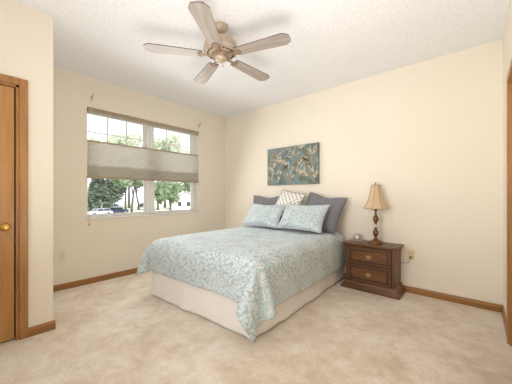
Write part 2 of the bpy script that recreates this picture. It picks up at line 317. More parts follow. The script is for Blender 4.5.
SHEET = [
-417,-1,1,-1,0,1,0,4,10,17,19,19,20,19,19,20,19,19,20,19,19,20,19,19,20,19,19,20,19,20,19,19,20,19,20,19,19,20,19,19,20,19,19,20,19,19,20,19,17,12,4,
0,1,1,-1,-1,2,0,0,-1,-801,1,-1,0,1,0,-1,4,11,17,19,19,20,19,19,20,19,19,20,19,19,20,19,19,20,19,19,20,19,20,19,20,19,19,20,19,19,20,19,19,20,19,19,20,
19,19,20,19,17,12,4,0,0,0,1,0,-1,1,0,-1,-800,0,0,0,0,0,0,4,11,17,19,19,20,19,19,20,19,19,20,19,19,20,19,19,20,19,19,20,19,19,20,20,19,19,20,19,19,20,
19,19,20,19,19,20,19,19,20,19,17,12,4,0,1,0,-1,0,2,-2,0,0,-800,0,0,0,1,-1,0,4,11,17,19,19,20,19,19,20,19,19,20,19,19,20,19,19,20,19,19,20,19,19,20,19,
20,19,20,19,19,20,19,19,20,19,19,20,19,19,20,19,17,12,4,0,1,-1,1,1,-2,0,0,1,-801,0,0,1,-1,0,0,4,11,17,18,20,20,19,19,20,19,19,20,19,19,20,19,19,20,19,
19,20,19,19,20,19,20,19,20,19,19,20,19,19,20,19,19,20,19,19,20,19,17,12,4,0,0,2,-1,1,0,-1,0,0,-801,0,1,-1,0,0,0,4,11,17,18,20,19,20,19,20,19,19,20,19,
19,20,19,19,20,19,19,20,19,19,20,20,19,19,20,19,19,20,19,19,20,19,19,20,19,19,20,19,17,12,4,0,1,-1,0,1,1,-1,0,0,-801,0,0,0,0,0,0,4,11,17,18,20,20,19,
19,20,19,19,20,19,19,20,19,19,20,19,19,20,19,19,20,19,20,19,20,19,19,20,19,19,20,19,19,20,19,19,20,19,17,12,4,0,0,0,1,-1,0,1,-1,0,-800,0,1,-1,0,0,0,4,
11,17,18,20,19,20,19,20,19,19,20,19,19,20,19,19,20,19,19,20,19,19,20,19,20,19,20,19,19,20,19,19,20,19,19,20,19,19,20,19,17,12,4,0,0,0,0,1,0,0,0,-1,
-800,0,0,1,-1,0,0,4,11,17,18,20,19,20,19,20,19,19,20,19,19,20,19,19,20,19,19,20,19,19,20,19,20,19,20,19,19,20,19,19,20,19,19,20,19,19,20,19,17,12,4,1,
0,0,-1,0,0,1,-1,1,-801,0,0,-1,1,1,-1,4,11,17,18,20,19,20,19,20,19,19,20,19,19,20,19,19,20,19,19,20,19,19,20,19,20,19,20,19,19,20,19,19,20,19,19,20,19,
19,20,19,17,12,4,0,0,0,1,-1,0,0,0,0,-800,0,1,0,0,-1,0,4,11,17,18,20,19,20,19,20,19,19,20,19,19,20,19,19,20,19,19,20,19,19,20,19,19,20,20,19,19,20,19,
19,20,19,19,20,19,19,20,19,17,12,4,1,0,-1,0,1,1,-2,0,2,-802,0,0,0,0,1,-1,4,11,17,18,20,19,20,19,20,19,19,20,19,19,20,19,19,20,19,19,20,19,19,20,19,19,
20,19,20,19,20,19,19,20,19,19,20,19,19,20,19,17,12,4,0,0,0,0,2,-2,1,0,0,-801,0,0,1,-1,1,-1,4,11,17,18,20,19,20,19,20,19,19,20,19,19,20,19,19,20,19,19,
20,19,19,20,19,20,19,20,19,19,20,19,19,20,19,19,20,19,19,20,19,17,12,4,1,-1,1,0,0,1,0,0,-1,-801,0,-1,1,0,0,0,4,11,17,19,19,19,20,19,20,19,19,20,19,19,
20,19,19,20,19,19,20,19,19,20,19,20,19,19,20,19,20,19,19,20,19,19,20,19,19,20,19,17,12,4,0,1,-1,1,0,1,-2,0,0,-800,0,1,-1,0,0,0,4,11,17,19,19,20,19,19,
20,19,19,20,19,19,20,19,19,20,19,19,20,19,19,20,19,19,20,19,20,19,20,19,19,20,19,19,20,19,19,20,19,17,12,4,1,0,0,0,-1,1,0,0,-1,-800,-1,2,-1,0,0,0,4,
11,17,18,20,20,19,19,20,19,19,20,19,19,20,19,19,20,19,19,20,19,19,20,19,19,20,19,20,19,20,19,19,20,19,19,20,19,19,20,19,17,12,4,0,1,-1,0,2,0,-2,2,-1,
-801,1,-1,0,0,1,-1,4,11,17,19,19,20,19,19,20,19,19,20,19,19,20,19,19,20,19,19,20,19,19,20,19,19,20,19,20,19,20,19,19,20,19,19,20,19,19,20,19,17,12,4,
0,0,0,1,0,-1,1,-1,1,-801,0,0,0,0,0,0,4,11,17,19,19,20,19,19,20,19,19,20,19,19,20,19,19,20,19,19,20,19,19,20,19,19,20,19,20,19,20,19,19,20,19,19,20,19,
19,20,19,17,12,4,0,0,0,0,0,0,0,1,1,-802,0,0,0,0,0,0,4,11,17,19,19,20,19,19,20,19,19,20,19,19,20,19,19,20,19,19,20,19,19,20,19,20,19,19,20,19,20,19,19,
20,19,19,20,19,19,20,19,17,12,4,1,-1,0,0,0,1,1,-1,-1,-800,0,0,1,0,-1,0,4,11,17,19,19,20,19,19,20,19,19,20,19,19,20,19,19,20,19,19,20,19,19,20,19,19,
20,20,19,19,20,19,19,20,19,19,20,19,19,20,19,17,12,4,0,0,0,1,0,-1,0,2,0,-802,0,0,0,0,1,-1,4,11,17,19,19,20,19,19,20,19,19,20,19,19,20,19,19,20,19,19,
20,19,19,20,19,20,19,20,19,19,20,19,19,20,19,19,20,19,19,20,19,17,12,4,0,0,0,0,0,1,-1,0,1,-800,-1,1,0,-1,0,0,4,11,17,19,19,20,19,19,20,19,19,20,19,19,
20,19,19,20,19,19,20,19,19,20,19,19,20,19,20,19,20,19,19,20,19,19,20,19,19,20,19,17,12,4,0,0,0,0,1,0,1,0,0,-802,1,-1,0,0,1,-1,4,11,17,19,19,20,19,19,
20,19,19,20,19,19,20,19,19,20,19,19,20,19,19,20,19,19,20,19,20,19,20,19,19,20,19,19,20,19,19,20,19,17,12,4,0,0,0,1,-1,0,0,1,-1,-800,0,0,0,0,0,0,4,11,
17,19,19,20,19,19,20,19,19,20,19,19,20,19,19,20,19,19,20,19,19,20,19,20,19,19,20,19,20,19,19,20,19,19,20,19,19,20,19,17,12,4,0,0,0,1,0,1,-2,0,1,-801,
0,0,0,0,0,0,4,11,17,19,19,20,19,19,20,19,19,20,19,19,20,19,19,20,19,19,20,19,19,20,19,20,19,19,20,19,20,19,19,20,19,19,20,19,19,20,19,17,12,4,0,0,0,1,
0,0,-1,2,-1,-801,0,1,-1,0,1,-1,4,11,17,19,19,20,19,19,20,19,19,20,19,19,20,19,19,20,19,19,20,19,19,20,19,20,19,19,20,19,20,19,19,20,19,19,20,19,19,20,
19,17,12,4,0,0,0,1,-1,1,-1,0,2,-802,0,0,0,1,-1,0,4,11,17,19,19,20,19,19,20,19,19,20,19,19,20,19,19,20,19,19,20,19,19,20,19,20,19,19,20,19,20,19,19,20,
19,19,20,19,19,20,19,17,12,4,1,-1,0,1,0,0,0,1,-2,-800,1,-1,0,0,0,0,4,11,17,18,20,20,19,19,20,19,19,20,19,19,20,19,19,20,19,19,20,19,19,20,19,19,20,19,
20,19,20,19,19,20,19,19,20,19,19,20,19,17,12,4,0,0,0,1,0,-1,0,2,-1,-801,0,-1,1,0,1,-1,4,11,17,19,19,20,19,19,20,19,19,20,19,19,20,19,19,20,19,19,20,
19,19,20,19,20,19,19,20,19,20,19,19,20,19,19,20,19,19,20,19,17,12,4,0,1,-1,0,0,1,0,0,0,-801,0,0,1,-1,0,0,4,11,17,19,19,20,19,19,20,19,19,20,19,19,20,
19,19,20,19,19,20,19,19,20,19,19,20,19,20,19,20,19,19,20,19,19,20,19,19,20,19,17,12,4,0,0,1,-1,1,0,-1,2,-2,-800,0,0,0,0,0,0,4,11,17,18,20,20,19,19,20,
19,19,20,19,19,20,19,19,20,19,19,20,19,19,20,19,20,19,19,20,19,20,19,19,20,19,19,20,19,19,20,19,17,12,4,1,-1,1,0,-1,1,0,0,-1,-800,0,0,0,0,0,0,4,11,17,
18,20,20,19,19,20,19,19,20,19,19,20,19,19,20,19,19,20,19,19,20,19,20,19,19,20,19,19,20,19,20,19,19,20,19,19,20,19,17,12,4,0,1,-1,2,-1,1,-1,-1,1,-801,
0,1,-1,0,1,-1,4,11,17,18,20,20,19,19,20,19,19,20,19,19,20,19,19,20,19,19,20,19,19,20,19,19,20,19,20,19,19,20,19,20,19,19,20,19,19,20,19,17,12,4,1,0,0,
-1,1,-1,0,0,1,-801,-1,2,-2,1,0,0,4,11,17,18,20,19,20,19,20,19,19,20,19,19,20,19,19,20,19,19,20,19,19,20,19,20,19,19,20,19,19,20,19,20,19,19,20,19,19,
20,19,17,12,4,0,0,0,0,1,0,0,0,-1,-801,1,-1,2,0,-1,0,4,11,17,18,20,20,19,19,20,19,19,20,19,19,20,19,19,20,19,19,20,19,19,20,19,19,20,19,20,19,19,20,19,
20,19,19,20,19,19,20,19,17,12,4,0,2,-2,0,0,1,-1,0,1,-801,0,-1,1,0,0,0,4,11,17,18,20,19,20,19,20,19,19,20,19,19,20,19,19,20,19,19,20,19,19,20,19,20,19,
19,20,19,20,19,19,20,19,19,20,19,19,20,19,17,12,4,0,0,0,2,-1,-1,0,0,1,-801,0,0,0,0,0,0,4,11,17,18,20,19,20,19,20,19,19,20,19,19,20,19,19,20,19,19,20,
19,19,20,19,19,20,19,20,19,20,19,19,20,19,19,20,19,19,20,19,17,12,4,1,-1,1,-1,0,0,2,-2,1,-802,-1,2,0,0,1,-1,4,11,17,18,20,19,20,19,20,19,19,20,19,19,
20,19,19,20,19,19,20,19,19,20,19,19,20,19,20,19,20,19,19,20,19,19,20,19,19,20,19,17,12,4,0,1,0,0,1,0,-1,-1,0,-801,1,0,0,0,0,0,4,11,17,18,20,20,19,19,
20,19,19,20,19,19,20,19,19,20,19,19,20,19,19,20,19,19,20,19,20,19,20,19,19,20,19,19,20,19,19,20,19,17,12,4,0,0,1,0,-1,0,1,0,-1,-801,0,1,0,0,1,-1,4,11,
17,19,19,19,20,19,20,19,19,20,19,19,20,19,19,20,19,19,20,19,19,20,19,19,20,19,20,19,20,19,19,20,19,19,20,19,19,20,19,17,12,4,0,0,0,0,0,0,0,2,-2,-802,
0,1,1,0,0,0,4,11,17,19,19,19,20,19,20,19,19,20,19,19,20,19,19,20,19,19,20,19,19,20,19,19,20,19,20,19,20,19,19,20,19,19,20,19,19,20,19,17,12,4,0,0,1,0,
-1,0,1,-1,1,-803,1,0,1,0,0,1,3,11,17,19,19,20,19,19,20,19,19,20,19,19,20,19,19,20,19,19,20,19,19,20,19,19,20,19,20,19,20,19,19,20,19,19,20,19,19,20,
19,17,12,4,0,0,0,1,0,0,0,0,0,-804,1,1,1,0,0,0,4,11,17,19,19,19,20,19,20,19,19,20,19,19,20,19,19,20,19,19,20,19,19,20,19,20,19,20,19,19,20,19,19,20,19,
19,20,19,19,20,19,17,12,4,0,1,-1,1,0,0,-1,1,0,-805,1,2,0,-1,2,0,4,11,17,18,20,19,20,19,20,19,19,20,19,19,20,19,19,20,19,19,20,19,19,20,19,19,20,19,20,
19,20,19,19,20,19,19,20,19,19,20,19,17,12,4,1,0,1,-1,-1,1,1,-1,0,-807,3,1,2,-1,1,0,4,11,17,18,20,19,20,19,20,19,19,20,19,19,20,19,19,20,19,19,20,19,
19,20,19,19,20,20,19,19,20,19,19,20,19,19,20,19,19,20,19,17,12,4,0,0,1,0,0,-1,0,0,2,-810,3,3,1,1,1,0,3,11,17,18,20,19,20,19,19,20,19,20,19,19,20,19,
19,20,19,19,20,19,19,20,19,20,19,20,19,19,20,19,19,20,19,19,20,19,19,20,19,17,12,4,1,0,-1,0,0,0,0,1,1,-816,5,4,4,1,0,0,4,11,16,19,20,19,19,20,19,20,
19,20,19,19,20,19,19,20,19,19,20,19,19,20,19,19,20,20,19,19,20,19,19,20,19,19,20,19,19,20,19,17,12,4,0,0,1,0,-1,0,0,2,2,-827,5,7,5,5,-1,0,6,11,16,19,
20,19,19,20,19,20,19,20,19,19,20,19,19,20,19,19,20,19,19,20,19,19,20,20,19,19,20,19,19,20,19,19,20,19,19,20,19,17,12,5,1,0,-2,0,0,1,4,1,2,-842,6,6,6,
6,8,3,2,12,16,19,20,19,19,20,19,19,20,20,19,19,20,19,19,20,19,19,20,19,19,20,19,19,20,19,20,19,20,19,19,20,19,19,20,19,20,19,20,16,12,6,-2,0,0,2,2,3,
4,4,4,-861,6,6,5,6,5,8,8,12,17,19,20,19,19,20,19,19,20,20,19,19,20,19,19,20,19,19,20,19,19,20,19,19,20,20,19,19,20,19,19,20,19,19,20,19,20,19,20,17,
13,2,1,3,4,4,5,5,4,6,3,-865,5,4,5,5,7,0,8,11,16,19,20,19,19,20,19,20,19,20,19,19,20,19,19,20,19,19,20,19,19,20,19,19,20,19,20,19,20,19,19,20,19,19,20,
19,20,19,20,18,12,10,6,5,5,5,5,4,5,5,4,-865,5,4,4,3,-3,0,11,4,18,18,19,19,19,20,19,20,19,20,19,19,20,19,19,20,19,19,20,19,19,20,19,19,20,19,20,19,20,
19,19,20,19,19,20,19,19,20,20,18,7,5,12,6,7,6,6,5,6,6,5,-854,3,2,2,1,-1,-2,-5,17,14,18,19,19,19,19,20,19,19,20,19,19,20,19,19,20,19,19,20,19,19,20,19,
19,20,19,19,20,19,20,19,19,19,20,19,19,20,19,19,19,12,-3,2,5,6,7,5,7,6,5,6,-829,-2,-2,-2,-4,-4,-8,16,15,13,17,19,18,19,19,20,19,19,20,19,19,20,19,19,
20,19,19,20,19,19,20,19,19,20,19,19,20,19,19,20,19,19,20,19,19,20,18,20,18,9,9,0,-4,0,1,5,6,5,6,5,-825,-5,-4,-4,-4,-1,15,15,7,17,17,18,18,19,19,20,19,
19,20,19,19,20,19,19,20,19,19,20,19,19,20,19,19,20,19,19,20,19,19,20,19,19,20,19,19,19,19,19,17,2,14,7,2,-1,-2,-3,0,2,3,5,-829,-5,-5,0,5,14,14,13,2,
18,17,18,18,19,18,20,19,19,20,19,19,20,19,19,20,19,19,20,19,19,20,19,19,20,19,19,20,19,19,20,19,19,20,19,19,19,19,18,17,9,-4,16,5,3,0,-1,-4,-3,0,1,
-842,-2,3,10,13,14,15,2,5,17,17,18,18,19,18,20,19,19,20,19,19,20,19,19,20,19,19,20,19,19,20,19,19,20,19,19,20,19,19,20,19,19,20,19,19,19,19,17,17,12,
-10,8,13,6,3,2,-3,-3,-3,-1,-856,8,12,13,13,14,10,-3,7,17,17,18,18,18,18,20,19,19,20,19,19,20,19,19,20,19,19,20,19,19,20,19,19,20,19,19,20,19,19,20,19,
19,20,19,19,18,20,16,16,15,-6,-9,15,12,7,2,1,-1,-2,-2,-858,13,13,12,14,12,3,-4,8,16,17,18,18,18,19,19,19,19,20,19,19,20,19,19,20,19,19,20,19,19,20,19,
19,20,19,19,20,19,19,20,19,19,20,19,18,19,20,14,17,17,-7,-13,6,15,12,7,4,-2,0,-1,-851,12,11,12,13,9,-1,-5,9,16,17,17,18,18,19,19,19,19,20,19,19,20,19,
19,20,19,19,20,19,19,20,19,19,20,19,19,20,19,19,20,19,19,20,19,18,18,20,14,16,19,-7,-15,-3,13,16,11,7,4,-1,0,-842,9,10,12,11,4,-4,-5,10,16,17,17,18,
18,19,19,19,19,20,19,19,20,19,19,20,19,19,20,19,19,20,19,19,20,19,19,20,19,19,20,19,19,20,18,19,18,20,13,16,20,-7,-17,-8,7,15,16,10,8,4,-2,-30,0,0,0,
0,0,0,0,0,0,0,0,0,0,0,0,0,0,0,0,0,0,0,0,0,0,0,0,0,0,0,0,0,0,0,0,0,0,0,0,0,0,0,0,0,0,0,0,0,0,0,0,0,0,0,0,0,0,0,0,-19,0,0,0,0,0,1,0,-1,1,-1,0,0,0,0,0,0,
0,0,0,0,0,0,0,1,0,-1,1,-1,0,0,0,0,0,0,0,0,0,0,0,0,0,0,0,0,0,0,0,0,0,0,0,0,0,0,0,0,0,0,0,-19,0,0,0,0,0,0,0,0,0,0,0,0,0,0,0,0,0,0,0,0,0,0,0,0,0,0,0,0,0,
0,0,0,0,0,0,0,0,0,0,0,0,0,0,0,0,0,0,0,0,0,0,0,0,0,0,0,0,0,0,-19,0,0,0,0,1,0,0,0,0,0,0,0,0,0,0,0,0,0,0,0,0,0,0,0,0,0,0,0,0,0,0,0,0,0,0,0,0,0,0,0,0,0,0,
0,0,0,0,0,0,0,0,-1,0,0,0,0,0,0,0,-19,0,0,0,0,0,0,0,0,0,0,0,0,0,0,0,0,0,0,0,0,0,0,0,0,0,0,0,0,0,0,0,0,0,0,0,0,0,0,0,0,0,0,0,0,0,0,0,0,0,0,0,0,0,0,0,0,
0,0,0,-19,1,0,0,0,0,0,0,0,0,0,0,0,0,0,0,0,0,0,0,0,0,0,0,0,0,0,0,0,0,0,0,0,0,0,0,0,0,0,0,0,0,0,0,0,0,0,0,0,0,0,0,0,0,0,0,0,0,-1,0,-19,0,0,0,0,0,0,0,1,
0,0,0,0,-1,1,0,0,0,0,0,0,0,0,-1,1,0,0,0,0,0,0,0,0,0,0,0,0,0,0,0,0,0,0,0,0,0,0,0,0,0,0,0,-1,0,0,0,0,0,0,0,-18,0,0,0,0,0,0,0,0,0,0,0,0,0,0,0,0,0,0,0,0,
0,0,0,0,0,0,0,0,0,0,0,0,0,0,0,0,0,0,0,0,0,0,0,0,0,0,0,0,0,0,0,0,0,0,0,0,0,0,0,-20,0,0,1,0,0,0,0,0,0,0,0,0,0,0,0,0,0,0,0,0,0,0,0,0,0,0,0,0,0,0,0,0,0,0,
0,0,0,0,0,0,0,0,0,0,0,0,0,0,0,0,0,0,0,0,0,0,-1,0,0,-18,0,0,0,0,0,0,0,0,0,0,0,0,0,0,0,0,0,0,0,0,0,0,0,0,0,0,0,0,0,0,0,0,0,0,0,0,0,0,0,0,0,0,0,0,0,0,0,
0,0,0,0,0,0,0,0,0,0,0,0,-19,0,0,0,0,0,0,0,0,0,0,0,0,0,0,0,0,0,0,0,0,0,0,0,0,0,0,0,0,0,0,0,0,0,0,0,0,0,0,0,0,0,0,0,0,0,0,0,0,0,0,0,0,0,0,0,0,0,0,0,-19,
0,0,0,0,0,0,0,0,0,0,0,0,0,0,0,0,0,0,0,0,0,0,0,0,0,0,0,0,0,0,0,0,0,0,0,0,0,0,0,0,0,0,0,0,0,0,0,0,0,0,0,0,0,0,0,0,0,0,0,-19,0,0,0,0,0,0,0,0,0,0,0,0,0,0,
0,0,0,0,0,0,0,0,0,0,0,0,0,0,0,0,0,0,0,0,0,0,0,0,0,0,0,0,0,0,0,0,0,0,0,0,0,0,0,0,0,0,0,0,0,-19,0,0,0,0,0,0,0,0,0,0,0,0,0,0,0,0,0,0,0,0,0,0,0,0,0,0,0,0,
0,0,0,0,0,0,0,0,0,0,0,0,0,0,0,0,0,0,0,0,0,0,0,0,0,0,0,0,0,0,0,-19,0,0,0,0,0,0,0,0,0,0,0,0,0,0,0,0,0,0,0,0,0,0,0,0,0,0,0,0,0,0,0,0,0,0,0,0,0,0,0,0,0,0,
0,0,0,0,0,0,0,0,0,0,0,0,0,0,0,0,0,-19,0,0,0,0,0,0,0,0,0,0,0,0,0,0,0,0,0,0,0,0,0,0,0,0,0,0,0,0,0,0,0,0,0,0,0,0,0,0,0,0,0,0,0,0,0,0,0,0,0,0,0,0,0,0,0,0,
0,0,0,-19,0,0,0,0,0,0,0,0,0,0,0,0,0,0,0,0,0,0,0,0,0,0,0,0,0,0,0,0,1,0,-1,0,0,0,0,0,0,0,0,0,0,0,0,0,0,0,0,0,0,0,0,0,0,0,0,0,0,0,0,-19,0,0,0,0,0,0,0,0,
0,0,0,0,0,0,0,0,0,0,0,0,0,0,0,0,0,0,0,0,0,0,0,0,0,0,0,0,0,0,0,0,0,0,0,0,0,0,0,0,0,0,0,0,0,0,0,0,0,0,0,-19,0,0,0,0,0,0,0,0,1,0,-1,1,0,0,0,0,0,0,0,0,0,
0,0,0,0,0,0,0,0,0,0,0,0,0,0,0,0,0,0,0,0,0,0,0,0,0,0,0,0,0,0,0,0,0,0,0,0,-1,0,-19,0,0,0,0,0,0,0,0,0,0,0,0,0,0,0,0,0,0,0,0,0,0,0,0,0,0,0,0,0,0,0,0,0,0,
0,0,0,0,0,0,0,0,0,0,0,0,0,0,0,0,0,0,0,0,0,0,0,0,0,-18,0,0,0,0,0,0,0,0,0,0,0,0,0,0,0,0,0,0,0,0,0,0,0,0,0,0,0,0,0,0,0,0,0,0,0,0,0,0,0,0,0,0,0,0,0,0,0,0,
0,0,0,0,0,0,0,0,0,0,0,-20,0,0,0,0,0,0,0,0,0,0,0,0,0,0,0,0,1,-1,1,0,0,0,-1,1,0,0,-1,0,1,0,-1,0,1,-1,0,0,0,0,0,0,0,0,0,0,0,0,1,-1,1,0,0,0,-1,0,0,0,1,0,
0,-19,0,0,0,0,0,0,0,0,0,0,0,0,0,0,0,0,0,0,0,0,0,0,0,0,0,0,0,0,0,0,0,0,0,0,0,0,0,0,0,0,0,0,0,0,0,0,0,0,0,0,0,0,0,0,0,0,0,0,0,-19,-1,1,0,0,0,0,0,0,0,0,
0,0,0,0,0,0,0,0,0,0,0,0,0,0,0,0,0,0,0,0,0,0,0,0,0,0,0,0,0,0,0,0,0,0,0,0,0,0,0,0,0,0,0,0,0,0,0,0,0,-19,0,0,0,0,0,0,0,0,0,0,0,0,0,0,0,0,0,0,0,0,0,0,0,0,
0,0,0,0,0,0,0,0,0,0,0,0,0,0,0,0,0,0,0,0,0,0,0,0,0,0,0,0,0,0,0,0,0,0,0,-19,0,0,0,0,0,0,0,0,0,0,0,0,0,0,0,0,0,0,0,0,0,0,0,0,0,0,0,0,0,0,0,0,0,0,0,0,0,0,
0,0,0,0,0,0,0,0,0,0,0,0,0,0,0,0,0,0,0,0,0,-19,0,0,0,0,0,0,0,0,0,0,0,0,0,0,0,0,0,0,0,0,0,0,0,0,0,0,0,0,0,0,0,0,0,0,0,0,0,0,0,0,0,0,0,0,0,0,0,0,0,0,0,0,
0,0,0,0,0,0,0,-19,0,0,0,0,0,0,0,0,0,0,0,0,0,0,0,0,0,0,0,0,0,0,0,0,0,0,0,0,0,0,0,0,0,0,0,0,0,0,0,0,0,0,0,0,0,0,0,0,0,0,0,0,0,0,0,0,0,0,0,-19,0,0,0,0,0,
0,0,0,0,0,0,0,0,0,0,0,0,0,0,0,0,0,0,0,0,0,0,0,0,0,0,0,0,0,0,0,0,0,0,0,0,0,0,0,0,0,0,0,0,0,0,0,0,0,0,0,0,0,0,-19,0,0,0,0,0,0,0,0,0,0,0,0,0,0,0,0,0,0,0,
0,0,0,0,0,0,0,0,0,0,0,0,0,0,0,0,0,0,0,0,0,0,0,0,0,0,0,0,0,0,0,0,0,0,0,0,0,0,0,0,-19,0,0,0,0,0,0,0,0,0,0,0,0,0,0,0,0,0,0,0,0,0,0,0,0,0,0,0,0,0,0,0,0,0,
0,0,0,0,0,0,0,0,0,0,0,0,0,0,0,0,0,0,0,0,0,0,0,0,0,0,-19,0,0,0,0,0,0,0,0,0,0,0,0,0,0,0,0,0,0,0,0,0,0,0,0,0,0,0,0,0,0,0,0,0,0,0,0,0,0,0,0,0,0,0,0,0,0,0,
0,0,0,0,0,0,0,0,0,0,0,0,-19,0,0,0,0,0,0,0,0,0,0,0,0,0,0,0,0,0,0,0,0,0,0,0,0,0,0,0,0,0,0,0,0,0,0,0,0,0,0,0,0,0,0,0,0,0,0,0,0,0,0,0,0,0,0,0,0,0,0,0,-19,
0,0,0,0,0,0,0,0,0,0,0,0,0,0,0,0,0,0,0,0,0,0,0,0,0,0,0,0,0,0,0,0,0,0,0,0,0,0,0,0,0,0,0,0,0,0,1,0,0,0,0,0,0,0,0,0,0,0,0,-20,0,0,0,0,0,0,0,0,0,0,0,0,0,0,
0,0,0,0,0,0,0,0,0,0,0,0,0,0,0,0,0,0,0,0,0,0,0,0,0,0,0,0,0,0,0,0,0,0,0,0,0,0,0,0,0,0,0,0,0,-18,0,0,0,0,0,0,0,0,0,0,0,-1,0,1,-1,1,0,0,0,0,0,0,0,0,0,0,0,
0,0,0,-1,1,0,0,0,0,0,0,0,0,0,0,-1,1,0,0,0,0,0,0,0,0,0,0,0,0,0,0,0,-20,0,0,0,0,0,0,0,0,0,0,0,0,0,0,0,0,0,0,0,0,0,0,0,0,0,0,0,0,0,0,0,0,0,0,0,0,0,0,0,0,
0,0,0,0,0,0,0,0,0,0,1,0,0,0,0,0,0,0,0,-19,0,0,0,0,0,0,0,0,0,0,0,0,0,0,0,0,0,0,0,0,0,0,0,0,0,0,0,0,0,0,0,0,0,0,0,0,0,0,0,0,0,0,0,0,0,0,0,0,0,0,0,0,0,0,
0,0,0,0,0,-20,0,0,1,0,0,0,0,0,0,-1,0,0,0,0,0,0,0,0,0,0,0,0,0,0,0,0,0,0,0,0,0,0,0,0,0,0,0,0,0,0,0,0,0,0,0,0,0,1,0,0,0,0,0,0,0,0,0,0,0,-19,0,0,0,0,0,0,
0,0,0,0,0,0,0,0,0,0,0,0,0,0,0,0,0,0,0,0,0,0,0,0,0,0,0,0,0,0,0,0,0,0,0,0,0,0,0,0,0,0,0,0,0,0,0,0,0,0,0,0,0,-19,0,0,0,0,0,0,0,0,0,0,-1,0,0,0,0,0,1,-1,0,
1,0,0,0,0,0,0,0,0,0,0,0,0,0,0,0,0,0,0,0,0,0,-1,0,0,1,0,0,0,0,0,0,0,0,0,0,0,0,0,0,-19,0,0,0,0,0,0,0,0,0,0,0,0,0,0,0,0,0,0,0,0,0,0,0,0,0,0,0,0,0,0,0,0,
0,0,0,0,0,0,0,0,0,0,0,0,0,0,0,0,0,0,0,0,0,0,0,0,0,0,0,-19,0,0,0,0,0,0,0,0,0,0,0,0,0,0,0,0,0,0,0,0,0,0,0,0,0,0,0,0,0,0,0,0,0,0,0,0,0,0,0,0,0,0,0,0,0,0,
0,0,0,0,0,0,0,0,0,0,0,0,0,-19,0,0,0,0,0,0,0,0,0,0,0,0,0,0,0,0,0,0,0,0,0,0,0,0,0,0,0,0,0,0,0,0,0,0,0,0,0,0,0,0,0,0,0,0,0,0,0,0,0,0,0,0,0,0,0,0,0,0,0,
-19,0,0,0,0,0,0,0,0,0,0,0,0,0,0,0,0,0,0,0,0,0,0,0,0,0,0,0,0,0,0,0,0,0,0,0,0,0,0,0,0,0,0,0,0,0,0,0,0,0,0,0,0,0,0,0,0,0,0,0,-19,0,0,0,0,0,0,0,0,0,0,0,0,
0,0,0,0,0,0,0,0,0,0,0,0,0,0,0,0,0,0,0,0,0,0,0,0,0,0,0,0,0,0,0,0,0,0,0,0,0,0,0,0,0,0,0,0,0,0,0,-18,0,-1,0,0,0,1,0,-1,0,0,0,0,0,0,0,0,0,0,0,0,0,0,0,0,0,
0,0,0,0,0,0,0,0,0,0,0,0,0,0,0,0,0,0,0,0,0,0,0,1,0,0,0,0,0,0,0,0,0,0,-17,0,-2,0,-1,0,0,0,0,0,0,0,0,0,0,0,0,0,0,0,0,0,0,0,0,0,0,0,0,0,0,0,0,0,0,0,0,0,0,
0,0,0,0,0,0,0,0,0,0,0,1,0,-1,1,0,0,0,1,-1,1,-14,-1,-1,-1,-1,-3,1,0,-1,0,0,0,0,0,0,0,0,0,0,0,0,0,0,0,0,0,0,0,0,0,0,0,0,0,0,0,0,0,0,0,0,0,0,0,0,0,-1,1,
1,0,0,0,0,0,0,0,1,1,1,2,-17,0,-1,-1,-1,-1,-2,-1,-1,0,0,0,0,0,0,0,0,0,0,0,0,0,0,0,0,0,0,0,0,0,0,0,0,0,0,0,0,0,0,0,0,0,0,0,0,0,0,0,0,1,0,0,1,1,2,3,2,2,
4,1,-24,-1,-2,-1,-1,0,-5,-1,-1,-1,0,1,0,0,0,0,0,0,0,0,0,0,0,0,0,0,0,0,0,0,0,0,0,0,0,0,0,0,0,0,0,0,0,0,0,-1,0,0,1,1,2,4,3,3,3,3,3,3,2,3,-27,-2,-2,-2,
-4,-5,-4,-1,-2,0,0,0,1,0,0,0,0,0,0,0,0,0,1,0,0,0,0,0,-1,0,1,0,0,-1,0,0,0,1,0,-1,0,0,0,0,0,-1,0,0,1,3,4,0,3,3,3,3,3,3,3,2,-21,-3,-4,-4,-4,-5,-4,0,1,-4,
4,0,1,0,0,0,0,0,0,0,0,0,0,0,0,0,0,0,0,0,0,0,0,0,0,0,0,0,0,0,0,0,0,0,-1,-1,1,-2,-2,3,5,7,6,4,0,5,2,3,2,3,-29,-6,-4,-4,-3,-3,2,-3,-3,13,-5,0,1,1,0,0,0,
0,0,0,0,0,0,0,0,0,0,0,0,0,0,0,0,0,0,0,0,0,0,0,0,0,0,0,-1,1,-3,4,6,-17,5,6,5,7,8,6,5,3,3,3,-43,-2,0,2,-4,-9,-3,-3,16,6,-5,1,2,-1,0,0,0,0,0,-1,1,0,0,0,
0,0,0,0,0,0,0,0,0,0,0,0,0,0,0,0,0,1,-1,0,1,-4,-3,8,9,-21,-10,6,7,7,7,6,7,7,6,5,-35,-1,-4,-8,-11,-4,-3,10,18,3,-5,0,2,0,0,-1,0,0,1,-1,1,-1,1,0,-1,1,0,
0,0,0,0,0,0,0,0,0,-1,1,-1,1,0,0,-1,2,-1,-4,-5,9,10,-18,-20,-2,6,8,7,7,6,7,7,6,-23,-8,-11,-9,-5,-3,4,17,16,0,-4,0,0,2,0,-1,1,-1,1,-2,1,1,0,0,-1,1,0,0,
-1,1,0,0,0,0,0,0,0,0,-1,1,0,0,1,0,-5,-3,-5,11,11,-16,-18,-18,2,7,7,8,8,6,6,7,-23,-11,-8,-5,-3,0,13,16,15,-1,-4,0,0,2,-1,0,1,0,-1,1,0,0,-2,2,0,0,0,0,0,
0,0,0,0,0,1,-1,0,0,-1,1,0,0,0,0,-5,-6,-4,12,12,-13,-20,-19,-9,2,8,8,8,8,6,7,-25,-7,-5,-5,-1,7,15,16,14,-4,-2,-1,2,-1,1,0,-1,1,1,-1,0,1,0,-1,1,-2,2,0,
